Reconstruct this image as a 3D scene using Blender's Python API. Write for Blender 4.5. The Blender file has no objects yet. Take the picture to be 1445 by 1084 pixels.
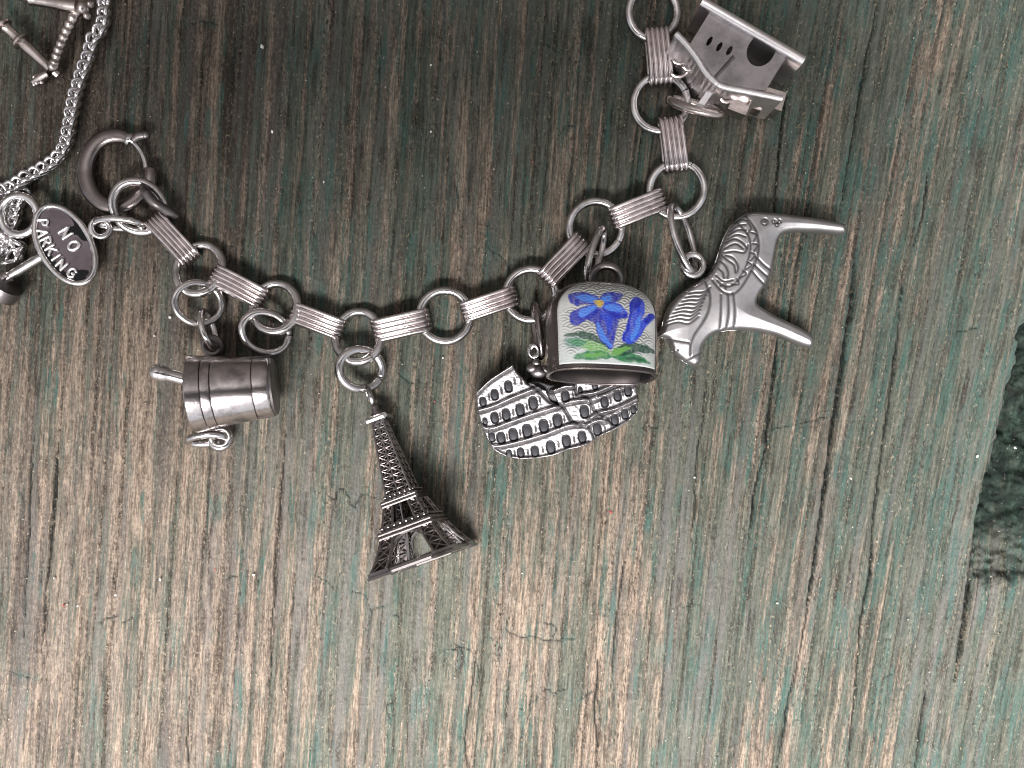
import bpy, math, random
import numpy as np
from mathutils import Vector, Matrix, Euler
from mathutils.geometry import tessellate_polygon

random.seed(7)
rng = np.random.default_rng(11)
SC = bpy.context.scene
COL = SC.collection
U = 1e-4            # the builders below work in tenths of a millimetre
H = 1300.0          # height of the lens above the board
R_ = math.radians

# ------------------------------------------------------------------ camera
cam_d = bpy.data.cameras.new("camera")
cam_d.sensor_width = 36.0
cam_d.lens = 36.0 * H / 1445.0
cam_d.clip_start = 0.002
cam_d.clip_end = 200.0
cam = bpy.data.objects.new("camera", cam_d)
cam.location = (0, 0, H * U)
COL.objects.link(cam)
SC.camera = cam

# ------------------------------------------------------------------ sky, sun, exposure
SUN_EL, SUN_AZ = R_(61), R_(191)          # azimuth clockwise from +Y: light from below the frame, a little left
w = bpy.data.worlds.new("World")
SC.world = w
w.use_nodes = True
nt = w.node_tree
bg = nt.nodes["Background"]
sky = nt.nodes.new("ShaderNodeTexSky")
sky.sky_type = 'NISHITA'
sky.sun_disc = False
sky.sun_elevation = SUN_EL
sky.sun_rotation = SUN_AZ
sky.air_density = 1.0
sky.dust_density = 4.0
sky.ozone_density = 1.0
hs = nt.nodes.new("ShaderNodeHueSaturation")
hs.inputs["Value"].default_value = 0.95
hs.inputs["Saturation"].default_value = 0.22      # overcast: the cloud takes the blue out
nt.links.new(sky.outputs[0], hs.inputs["Color"])
nt.links.new(hs.outputs[0], bg.inputs["Color"])
bg.inputs["Strength"].default_value = 0.05
sun_d = bpy.data.lights.new("sun", 'SUN')
sun_d.energy = 5.0
sun_d.angle = R_(32)
sun_d.color = (1.0, 0.965, 0.945)
sun = bpy.data.objects.new("sun", sun_d)
sd = Vector((math.sin(SUN_AZ) * math.cos(SUN_EL), math.cos(SUN_AZ) * math.cos(SUN_EL), math.sin(SUN_EL)))
sun.rotation_euler = sd.to_track_quat('Z', 'Y').to_euler()
COL.objects.link(sun)
vs = SC.view_settings
vs.view_transform = 'Standard'
vs.look = 'None'
vs.gamma = 1.0
vs.exposure = 1.6
SC.cycles.max_bounces = 8
SC.cycles.use_denoising = True
SC.cycles.filter_width = 1.0


# ------------------------------------------------------------------ helpers
def pp(px, py, z=0.0):
    k = (H - z) / H
    return Vector(((px - 722.5) * k, (542 - py) * k, z))


class MB:
    def __init__(s):
        s.v, s.f, s.n = [], [], 0

    def add(s, v, f):
        v = np.asarray(v, float).reshape(-1, 3)
        s.v.append(v)
        s.f += [tuple(i + s.n for i in q) for q in f]
        s.n += len(v)

    def verts(s):
        return np.concatenate(s.v)

    def tube(s, pts, r, n=10, closed=False, caps=True, flat=1.0, up=None):
        P = [Vector(p) for p in pts]
        m = len(P)
        rr = np.full(m, float(r)) if np.isscalar(r) else np.asarray(r, float)
        T = []
        for i in range(m):
            a = P[(i - 1) % m] if closed or i > 0 else P[0]
            b = P[(i + 1) % m] if closed or i < m - 1 else P[-1]
            T.append((b - a).normalized())
        ref = Vector(up) if up is not None else (Vector((0, 0, 1)) if abs(T[0].z) < .9 else Vector((1, 0, 0)))
        N = []
        for i in range(m):
            if up is not None:
                q = ref - T[i] * ref.dot(T[i])
            else:
                q = (ref if i == 0 else N[-1])
                q = q - T[i] * q.dot(T[i])
            if q.length < 1e-6:
                q = T[i].orthogonal()
            N.append(q.normalized())
        if closed and up is None:      # spread the leftover twist
            q = N[-1] - T[0] * N[-1].dot(T[0])
            q.normalize()
            ang = math.atan2(q.cross(N[0]).dot(T[0]), q.dot(N[0]))
            for i in range(m):
                N[i] = Matrix.Rotation(ang * i / m, 3, T[i]) @ N[i]
        V = np.zeros((m, n, 3))
        c = np.cos(np.arange(n) * 2 * math.pi / n)
        sn = np.sin(np.arange(n) * 2 * math.pi / n)
        for i in range(m):
            B = T[i].cross(N[i])
            V[i] = np.array(P[i]) + rr[i] * (np.outer(c * flat, N[i]) + np.outer(sn, B))
        F = []
        for i in range(m if closed else m - 1):
            j = (i + 1) % m
            for k in range(n):
                l = (k + 1) % n
                F.append((i * n + k, i * n + l, j * n + l, j * n + k))
        if not closed and caps:
            F.append(tuple(range(n - 1, -1, -1)))
            F.append(tuple((m - 1) * n + k for k in range(n)))
        s.add(V.reshape(-1, 3), F)

    def box(s, c, ax, ay, az):
        c, ax, ay, az = map(Vector, (c, ax, ay, az))
        V = [c + ax * i + ay * j + az * k for k in (-1, 1) for j in (-1, 1) for i in (-1, 1)]
        s.add([tuple(p) for p in V], [(0, 2, 3, 1), (4, 5, 7, 6), (0, 1, 5, 4), (2, 6, 7, 3), (0, 4, 6, 2), (1, 3, 7, 5)])

    def ball(s, c, r, nu=16, nv=10, sc=(1, 1, 1)):
        V, F = [], []
        for i in range(nv + 1):
            a = math.pi * i / nv
            for k in range(nu):
                b = 2 * math.pi * k / nu
                V.append((c[0] + r * sc[0] * math.sin(a) * math.cos(b), c[1] + r * sc[1] * math.sin(a) * math.sin(b), c[2] + r * sc[2] * math.cos(a)))
        for i in range(nv):
            for k in range(nu):
                l = (k + 1) % nu
                F.append((i * nu + k, (i + 1) * nu + k, (i + 1) * nu + l, i * nu + l))
        s.add(V, F)

    def lathe(s, prof, p0, p1, n=64):
        p0, p1 = Vector(p0), Vector(p1)
        T = (p1 - p0)
        A = T.normalized()
        N = A.orthogonal().normalized()
        B = A.cross(N)
        V = []
        for t, r in prof:
            for k in range(n):
                a = 2 * math.pi * k / n
                V.append(p0 + T * t + (N * math.cos(a) + B * math.sin(a)) * r)
        F = []
        for i in range(len(prof) - 1):
            for k in range(n):
                l = (k + 1) % n
                F.append((i * n + k, i * n + l, (i + 1) * n + l, (i + 1) * n + k))
        s.add([tuple(v) for v in V], F)

    def plate(s, outline, holes, zf0, zf1):
        """outline and holes: (px, py) in the picture plane of the board; extruded between two heights."""
        loops = [outline] + list(holes)
        flat = [p for l in loops for p in l]
        tri = tessellate_polygon([[Vector((p[0], p[1], 0)) for p in l] for l in loops])
        n = len(flat)
        top = [tuple(pp(p[0], p[1], zf1)) for p in flat]
        ktop = (H - zf1) / H
        bot = [((p[0] - 722.5) * ktop, (542 - p[1]) * ktop, zf0) for p in flat]
        F = [tuple(t) for t in tri] + [tuple(i + n for i in reversed(t)) for t in tri]
        o = 0
        for l in loops:
            m = len(l)
            for i in range(m):
                j = (i + 1) % m
                F.append((o + i, o + j, n + o + j, n + o + i))
            o += m
        s.add(top + bot, F)


def mesh_of(name, V, F, mat, smooth=True, attrs=None, sharp=None):
    me = bpy.data.meshes.new(name)
    V = np.asarray(V, float) * U
    me.from_pydata(V.tolist(), [], F)
    if smooth:
        me.polygons.foreach_set("use_smooth", [True] * len(me.polygons))
        if sharp is not None:
            me.set_sharp_from_angle(angle=R_(sharp))
    for k, a in (attrs or {}).items():
        a = np.asarray(a, np.float32)
        if a.ndim == 1:
            me.attributes.new(k, 'FLOAT', 'POINT').data.foreach_set("value", a)
        else:
            c = np.ones((len(a), 4), np.float32)
            c[:, :3] = a
            me.attributes.new(k, 'FLOAT_COLOR', 'POINT').data.foreach_set("color", c.ravel())
    me.materials.append(mat)
    return me


def fix(me):
    import bmesh
    b = bmesh.new()
    b.from_mesh(me)
    bmesh.ops.recalc_face_normals(b, faces=b.faces)
    b.to_mesh(me)
    b.free()


def tag(o, label=None, cat=None, group=None, kind=None):
    for k, x in (("label", label), ("category", cat), ("group", group), ("kind", kind)):
        if x:
            o[k] = x
    return o


def thing(name, origin, label, cat, group=None):
    o = bpy.data.objects.new(name, None)
    o.empty_display_size = 0.002
    o.location = Vector(origin) * U
    COL.objects.link(o)
    return tag(o, label, cat, group)


def part(name, mb, mat, parent, smooth=True, sharp=35, root=None, attrs=None, label=None):
    """mb is in absolute coordinates; the mesh is stored relative to the root thing's origin."""
    root = root or parent
    if root is None:
        org = np.zeros(3)
    else:
        org = np.array(root.location) / U
    me = mesh_of(name, mb.verts() - org, mb.f, mat, smooth, attrs, None)
    fix(me)
    if smooth and sharp is not None:
        me.set_sharp_from_angle(angle=R_(sharp))
    o = bpy.data.objects.new(name, me)
    COL.objects.link(o)
    if parent is not None:
        o.parent = parent
    if label:
        o["label"] = label
    return o


def share(name, me, loc, rot, parent, scale=(1, 1, 1)):
    """another object on the same mesh, posed; loc absolute"""
    o = bpy.data.objects.new(name, me)
    COL.objects.link(o)
    o.parent = parent
    o.location = Vector(loc) * U - parent.location
    o.rotation_euler = rot if isinstance(rot, Euler) else rot.to_euler()
    o.scale = scale
    return o


# smooth value noise on a lattice
class Noise:
    def __init__(s, seed, n=256):
        s.t = np.random.default_rng(seed).random((n, n))
        s.n = n

    def __call__(s, x, y):
        n = s.n
        xi, yi = np.floor(x), np.floor(y)
        fx, fy = x - xi, y - yi
        fx = fx * fx * fx * (fx * (fx * 6 - 15) + 10)
        fy = fy * fy * fy * (fy * (fy * 6 - 15) + 10)
        xi = xi.astype(int) % n
        yi = yi.astype(int) % n
        x1, y1 = (xi + 1) % n, (yi + 1) % n
        t = s.t
        return (t[yi, xi] * (1 - fx) + t[yi, x1] * fx) * (1 - fy) + (t[y1, xi] * (1 - fx) + t[y1, x1] * fx) * fy

    def fbm(s, x, y, o=4, g=0.5):
        a, tot, out = 1.0, 0.0, 0.0
        for i in range(o):
            out = out + a * s(x * 2 ** i + 17.3 * i, y * 2 ** i + 5.1 * i)
            tot += a
            a *= g
        return out / tot


def sstep(a, b, x):
    t = np.clip((x - a) / (b - a), 0, 1)
    return t * t * (3 - 2 * t)


def seg_dist(X, Y, pts, closed=False):
    """distance to a polyline, and the parameter (0..1) along it"""
    best = np.full(X.shape, 1e9)
    par = np.zeros(X.shape)
    pts = np.asarray(pts, float)
    m = len(pts)
    for i in range(m if closed else m - 1):
        a, b = pts[i], pts[(i + 1) % m]
        d = b - a
        L = max(d @ d, 1e-12)
        t = np.clip(((X - a[0]) * d[0] + (Y - a[1]) * d[1]) / L, 0, 1)
        e = np.hypot(X - a[0] - t * d[0], Y - a[1] - t * d[1])
        k = e < best
        best = np.where(k, e, best)
        par = np.where(k, (i + t) / max(m - 1, 1), par)
    return best, par


def inside(X, Y, pts):
    pts = np.asarray(pts, float)
    c = np.zeros(X.shape, bool)
    j = len(pts) - 1
    for i in range(len(pts)):
        (xi, yi), (xj, yj) = pts[i], pts[j]
        k = (yi > Y) != (yj > Y)
        with np.errstate(divide='ignore', invalid='ignore'):
            c ^= k & (X < (xj - xi) * (Y - yi) / (yj - yi + 1e-12) + xi)
        j = i
    return c


def smooth_poly(pts, sub=5, closed=True):
    """Catmull-Rom through the points; a point given with a third value True keeps its corner"""
    n = len(pts)
    P = [np.array(p[:2], float) for p in pts]
    sh = [len(p) > 2 and bool(p[2]) for p in pts]
    out = []
    for i in range(n if closed else n - 1):
        p1, p2 = P[i], P[(i + 1) % n]
        p0 = P[(i - 1) % n] if (closed or i > 0) and not sh[i] else p1
        p3 = P[(i + 2) % n] if (closed or i + 2 < n) and not sh[(i + 1) % n] else p2
        for k in range(sub):
            t = k / sub
            out.append(.5 * ((2 * p1) + (-p0 + p2) * t + (2 * p0 - 5 * p1 + 4 * p2 - p3) * t * t + (-p0 + 3 * p1 - 3 * p2 + p3) * t ** 3))
    if not closed:
        out.append(P[-1])
    return np.array(out)


def relief(poly, step, hfun):
    """closed cast body inside an outline (px). hfun(X, Y, sd) -> top z, bottom z, patina (arrays)"""
    poly = np.asarray(poly)
    x0, y0 = poly.min(0) - 2 * step
    x1, y1 = poly.max(0) + 2 * step
    xs, ys = np.arange(x0, x1, step), np.arange(y0, y1, step)
    X, Y = np.meshgrid(xs, ys)
    d, _ = seg_dist(X, Y, poly, True)
    ins = inside(X, Y, poly)
    s = np.where(ins, d, -d)
    keep = s > -0.75 * step
    q = keep[:-1, :-1] & keep[1:, :-1] & keep[:-1, 1:] & keep[1:, 1:]
    used = np.zeros_like(keep)
    used[:-1, :-1] |= q
    used[1:, :-1] |= q
    used[:-1, 1:] |= q
    used[1:, 1:] |= q
    idx = -np.ones(X.shape, int)
    idx[used] = np.arange(used.sum())
    # boundary vertices: used, not surrounded by four quads
    cnt = np.zeros(X.shape, int)
    cnt[:-1, :-1] += q
    cnt[1:, :-1] += q
    cnt[:-1, 1:] += q
    cnt[1:, 1:] += q
    bnd = used & (cnt < 4)
    # snap the boundary on the outline
    bx, by = X[bnd], Y[bnd]
    best = np.full(bx.shape, 1e9)
    nx, ny = bx.copy(), by.copy()
    for i in range(len(poly)):
        a, b = poly[i], poly[(i + 1) % len(poly)]
        dd = b - a
        L = max(dd @ dd, 1e-12)
        t = np.clip(((bx - a[0]) * dd[0] + (by - a[1]) * dd[1]) / L, 0, 1)
        cx, cy = a[0] + t * dd[0], a[1] + t * dd[1]
        e = np.hypot(bx - cx, by - cy)
        k = e < best
        best = np.where(k, e, best)
        nx, ny = np.where(k, cx, nx), np.where(k, cy, ny)
    X, Y, s = X.copy(), Y.copy(), s.copy()
    X[bnd], Y[bnd], s[bnd] = nx, ny, 0.0
    s = np.maximum(s, 0)
    zt, zb, pat = hfun(X, Y, s)
    zref = float(np.mean(zt[used]))
    k = (H - zref) / H
    wx, wy = (X - 722.5) * k, (542 - Y) * k
    n = used.sum()
    top = np.stack([wx[used], wy[used], zt[used]], 1)
    bot = np.stack([wx[used], wy[used], zb[used]], 1)
    a, b, c, e = idx[:-1, :-1][q], idx[:-1, 1:][q], idx[1:, 1:][q], idx[1:, :-1][q]
    F = np.stack([a, e, c, b], 1)
    Fb = np.stack([a, b, c, e], 1) + n
    # sides
    ed = {}
    for f in F.tolist():
        for i in range(4):
            u, v = f[i], f[(i + 1) % 4]
            if (v, u) in ed:
                del ed[(v, u)]
            else:
                ed[(u, v)] = 1
    S = [(v, u, u + n, v + n) for (u, v) in ed]
    mb = MB()
    mb.add(np.concatenate([top, bot]), F.tolist() + Fb.tolist() + S)
    p = np.concatenate([pat[used], np.zeros(n)])
    return mb, p


# ------------------------------------------------------------------ materials
def new_mat(name):
    m = bpy.data.materials.new(name)
    m.use_nodes = True
    n = m.node_tree
    return m, n, n.nodes["Principled BSDF"]


def N(nt, typ, **kw):
    nd = nt.nodes.new(typ)
    for k, v in kw.items():
        if k in nd.inputs:
            nd.inputs[k].default_value = v
        else:
            setattr(nd, k, v)
    return nd


def mixc(nt, fac, a, b, mode='MIX'):
    m = nt.nodes.new("ShaderNodeMix")
    m.data_type = 'RGBA'
    m.blend_type = mode
    for s, v in ((m.inputs[0], fac), (m.inputs[6], a), (m.inputs[7], b)):
        if hasattr(v, "links") or isinstance(v, bpy.types.NodeSocket):
            nt.links.new(v, s)
        elif isinstance(v, (int, float)):
            s.default_value = v
        else:
            s.default_value = (*v, 1)
    return m.outputs[2]


def mathn(nt, op, a, b=None, c=None):
    m = nt.nodes.new("ShaderNodeMath")
    m.operation = op
    for s, v in zip(m.inputs, (a, b, c)):
        if v is None:
            continue
        if isinstance(v, bpy.types.NodeSocket):
            nt.links.new(v, s)
        else:
            s.default_value = v
    return m.outputs[0]


def ramp(nt, fac, stops):
    r = nt.nodes.new("ShaderNodeValToRGB")
    while len(r.color_ramp.elements) < len(stops):
        r.color_ramp.elements.new(0.5)
    for e, (p, c) in zip(r.color_ramp.elements, stops):
        e.position = p
        e.color = (c, c, c, 1) if isinstance(c, (int, float)) else (*c, 1)
    nt.links.new(fac, r.inputs[0])
    return r.outputs[0]


def silver(name, col=(0.60, 0.56, 0.56), rough=0.26, dirt=0.45, dark=(0.10, 0.085, 0.085), patina=False, scale=900, bump=0.25):
    m, t, b = new_mat(name)
    co = N(t, "ShaderNodeTexCoord").outputs["Object"]
    n1 = N(t, "ShaderNodeTexNoise", Scale=scale * 0.35, Detail=5.0, Roughness=0.65)
    t.links.new(co, n1.inputs["Vector"])
    n2 = N(t, "ShaderNodeTexNoise", Scale=scale * 3.2, Detail=4.0, Roughness=0.7)
    t.links.new(co, n2.inputs["Vector"])
    f1 = ramp(t, n1.outputs[0], [(0.42, 0.0), (0.66, 1.0)])
    f1 = mathn(t, 'MULTIPLY', f1, dirt)
    c = mixc(t, f1, col, tuple(0.32 * x + 0.3 * y for x, y in zip(col, dark)))
    # worn tarnish: darker where the casting is concave, from the silver's own oxide
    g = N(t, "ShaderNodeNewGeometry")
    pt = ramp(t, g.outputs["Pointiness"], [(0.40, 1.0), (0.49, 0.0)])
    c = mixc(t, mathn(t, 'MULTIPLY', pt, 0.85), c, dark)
    sp = ramp(t, n2.outputs[0], [(0.60, 0.0), (0.72, 0.55)])
    c = mixc(t, sp, c, tuple(x * 0.55 for x in col))
    rr = mathn(t, 'MULTIPLY_ADD', n1.outputs[0], 0.22, rough - 0.08)
    if patina:
        a = N(t, "ShaderNodeAttribute", attribute_name="patina").outputs["Fac"]
        c = mixc(t, a, c, (0.022, 0.021, 0.024))
        rr = mathn(t, 'MULTIPLY_ADD', a, 0.28, rr)
        t.links.new(mathn(t, 'MULTIPLY_ADD', a, -0.5, 1.0), b.inputs["Metallic"])
    else:
        b.inputs["Metallic"].default_value = 1.0
    t.links.new(c, b.inputs["Base Color"])
    t.links.new(rr, b.inputs["Roughness"])
    bp = N(t, "ShaderNodeBump", Strength=bump, Distance=0.00004)
    t.links.new(n2.outputs[0], bp.inputs["Height"])
    t.links.new(bp.outputs[0], b.inputs["Normal"])
    return m


M_RING = silver("ring_silver", (0.74, 0.71, 0.71), 0.19, dirt=0.85)
M_LINK = silver("link_silver", (0.86, 0.78, 0.78), 0.20, dirt=0.75, dark=(0.07, 0.05, 0.047))
M_CLASP = silver("clasp_silver", (0.27, 0.235, 0.23), 0.26, dirt=0.6)
M_DARK = silver("oxidised_silver", (0.26, 0.235, 0.235), 0.36, dirt=0.6, dark=(0.03, 0.028, 0.028))
M_BRIGHT = silver("bright_silver", (0.72, 0.70, 0.71), 0.15, dirt=0.6)
M_CAST = silver("cast_silver", (0.44, 0.42, 0.43), 0.31, dirt=0.6, patina=True)
M_HORSE = silver("satin_silver", (0.54, 0.52, 0.53), 0.32, dirt=0.45, patina=True)
M_MORTAR = silver("mortar_silver", (0.66, 0.61, 0.615), 0.17, dirt=0.95, bump=0.45)
M_TOWER = silver("tower_silver", (0.36, 0.33, 0.325), 0.22, dirt=0.6, dark=(0.02, 0.018, 0.018))
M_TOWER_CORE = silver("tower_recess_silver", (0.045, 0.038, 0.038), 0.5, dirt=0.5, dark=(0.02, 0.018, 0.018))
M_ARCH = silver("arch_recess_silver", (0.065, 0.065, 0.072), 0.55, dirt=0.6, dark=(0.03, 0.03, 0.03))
M_PATINA_SHADE = silver("patina_shade_silver", (0.07, 0.06, 0.06), 0.5, dirt=0.6, dark=(0.02, 0.018, 0.018))
M_BELL = silver("bell_silver", (0.22, 0.19, 0.195), 0.34, dirt=0.5)
M_HOUSE = silver("house_silver", (0.42, 0.39, 0.40), 0.30, dirt=0.65)
M_LIT_TRIM = silver("lit_trim_silver", (0.95, 0.91, 0.92), 0.34, dirt=0.2)  # paler than the walls: light catching the edges is put into the colour
M_WARM = silver("warm_silver", (0.60, 0.53, 0.50), 0.22, dirt=0.75)
M_LETTER = silver("letter_silver", (0.86, 0.84, 0.84), 0.38, dirt=0.15, bump=0.1)
M_SIGN = silver("sign_silver", (0.19, 0.16, 0.18), 0.30, dirt=0.5)


def make_enamel():
    m, t, b = new_mat("painted_enamel")
    a = N(t, "ShaderNodeAttribute", attribute_name="paint")
    t.links.new(a.outputs["Color"], b.inputs["Base Color"])
    b.inputs["Roughness"].default_value = 0.22
    b.inputs["Coat Weight"].default_value = 1.0
    b.inputs["Coat Roughness"].default_value = 0.08
    e = N(t, "ShaderNodeAttribute", attribute_name="engine")
    bp = N(t, "ShaderNodeBump", Strength=0.45, Distance=0.00015)
    t.links.new(e.outputs["Fac"], bp.inputs["Height"])
    t.links.new(bp.outputs[0], b.inputs["Normal"])
    return m


M_ENAMEL = make_enamel()


def make_black_enamel():
    m, t, b = new_mat("black_enamel")
    b.inputs["Base Color"].default_value = (0.004, 0.004, 0.005, 1)
    b.inputs["Roughness"].default_value = 0.35
    b.inputs["Specular IOR Level"].default_value = 0.2
    return m


M_BLACK = make_black_enamel()


def make_wood():
    m, t, b = new_mat("weathered_wood")
    gr = N(t, "ShaderNodeAttribute", attribute_name="grain").outputs["Vector"]

    def at(n):
        return N(t, "ShaderNodeAttribute", attribute_name=n).outputs["Fac"]

    def noise(sx, sy, detail=3.0, rough=0.6, off=0.0):
        mp = N(t, "ShaderNodeMapping")
        mp.inputs["Scale"].default_value = (sx, sy, 1)
        mp.inputs["Location"].default_value = (off, off * 1.7, off)
        t.links.new(gr, mp.inputs["Vector"])
        n = N(t, "ShaderNodeTexNoise", Scale=1.0, Detail=detail, Roughness=rough)
        t.links.new(mp.outputs[0], n.inputs["Vector"])
        return n.outputs[0]
    # grain coordinates are in px / 100
    mid = noise(13, 0.40, 3, 0.62, 17.0)
    fib = noise(24, 1.3, 3, 0.65)
    fine = noise(38, 3.4, 3, 0.7, 3.1)
    hair = noise(30, 1.7, 3, 0.6, 8.3)
    speck = noise(34, 19, 3, 0.7, 5.7)
    crumb = noise(27, 15, 2, 0.65, 41.0)
    tone, paint, dirt, crack, teal, gouge, film = at("tone"), at("paint"), at("dirt"), at("crack"), at("teal"), at("gouge"), at("film")
    # bare wood: soft pale fibre between hard grey-brown late wood
    tt = mathn(t, 'MULTIPLY_ADD', mid, 0.9, -0.45)
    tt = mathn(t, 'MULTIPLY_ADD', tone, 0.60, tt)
    tt = mathn(t, 'ADD', tt, mathn(t, 'MULTIPLY_ADD', fib, 0.75, -0.30))
    tt = mathn(t, 'ADD', tt, mathn(t, 'MULTIPLY_ADD', speck, 1.35, -0.62))
    c = ramp(t, tt, [(0.08, (0.062, 0.050, 0.043)), (0.34, (0.165, 0.140, 0.123)), (0.62, (0.305, 0.246, 0.205)), (0.95, (0.480, 0.390, 0.322))])
    f = ramp(t, fine, [(0.40, 1.0), (0.56, 0.0)])
    c = mixc(t, mathn(t, 'MULTIPLY', f, 0.62), c, (0.080, 0.063, 0.052))
    # green stain left in the grain
    pa = mathn(t, 'MULTIPLY_ADD', hair, 1.3, -0.65)
    pa = mathn(t, 'ADD', pa, paint)
    pa = mathn(t, 'ADD', pa, mathn(t, 'MULTIPLY_ADD', mid, -0.9, 0.45))
    pa = ramp(t, pa, [(0.30, 0.0), (0.70, 1.0)])
    gc = mixc(t, ramp(t, fib, [(0.35, 0.0), (0.68, 1.0)]), (0.050, 0.078, 0.068), (0.165, 0.200, 0.172))
    c = mixc(t, mathn(t, 'MULTIPLY', pa, 0.78), c, gc)
    c = mixc(t, mathn(t, 'MULTIPLY', film, 0.62), c, (0.225, 0.218, 0.222))
    tl = mathn(t, 'MULTIPLY', teal, ramp(t, hair, [(0.40, 0.1), (0.62, 1.0)]))
    c = mixc(t, mathn(t, 'MULTIPLY', tl, 0.62), c, (0.055, 0.160, 0.150))
    # dirt caught in the open grain, and splits
    dd = mathn(t, 'MULTIPLY', dirt, ramp(t, crumb, [(0.36, 0.10), (0.56, 1.0)]))
    c = mixc(t, dd, c, (0.030, 0.023, 0.019))
    chunk = noise(6.5, 5.0, 4, 0.62, 51.0)
    c = mixc(t, gouge, c, ramp(t, chunk, [(0.38, (0.006, 0.011, 0.010)), (0.54, (0.017, 0.031, 0.025)), (0.66, (0.042, 0.072, 0.058)), (0.76, (0.17, 0.21, 0.18))]))
    c = mixc(t, crack, c, (0.010, 0.014, 0.013))
    # crumbs of pale fibre and black pores
    s1 = ramp(t, crumb, [(0.58, 0.0), (0.68, 1.0)])
    crm = mathn(t, 'MULTIPLY_ADD', gouge, -0.8, at("crumbly"))
    c = mixc(t, mathn(t, 'MULTIPLY', s1, mathn(t, 'MULTIPLY_ADD', crm, 0.45, 0.20)), c, (0.56, 0.48, 0.38))
    s2 = ramp(t, noise(31, 14, 2, 0.6, 33.0), [(0.33, 1.0), (0.43, 0.0)])
    c = mixc(t, mathn(t, 'MULTIPLY', s2, mathn(t, 'MULTIPLY_ADD', crm, 0.60, 0.35)), c, (0.035, 0.028, 0.024))
    c = mixc(t, 1.0, c, (0.572, 0.553, 0.522), 'MULTIPLY')
    t.links.new(c, b.inputs["Base Color"])
    b.inputs["Roughness"].default_value = 0.72
    b.inputs["Specular IOR Level"].default_value = 0.12
    hsum = mathn(t, 'ADD', mathn(t, 'MULTIPLY', fine, 0.7), mathn(t, 'MULTIPLY', speck, 0.9))
    hsum = mathn(t, 'ADD', hsum, mathn(t, 'MULTIPLY', fib, 0.8))
    bp = N(t, "ShaderNodeBump", Strength=0.9, Distance=0.00030)
    t.links.new(hsum, bp.inputs["Height"])
    t.links.new(bp.outputs[0], b.inputs["Normal"])
    return m


M_WOOD = make_wood()


def plain(name, col, rough=0.6, var=0.3, scale=40):
    m, t, b = new_mat(name)
    co = N(t, "ShaderNodeTexCoord").outputs["Object"]
    n1 = N(t, "ShaderNodeTexNoise", Scale=scale, Detail=4.0)
    t.links.new(co, n1.inputs["Vector"])
    t.links.new(mixc(t, n1.outputs[0], tuple(x * (1 - var) for x in col), tuple(x * (1 + var) for x in col)), b.inputs["Base Color"])
    b.inputs["Roughness"].default_value = rough
    return m


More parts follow.
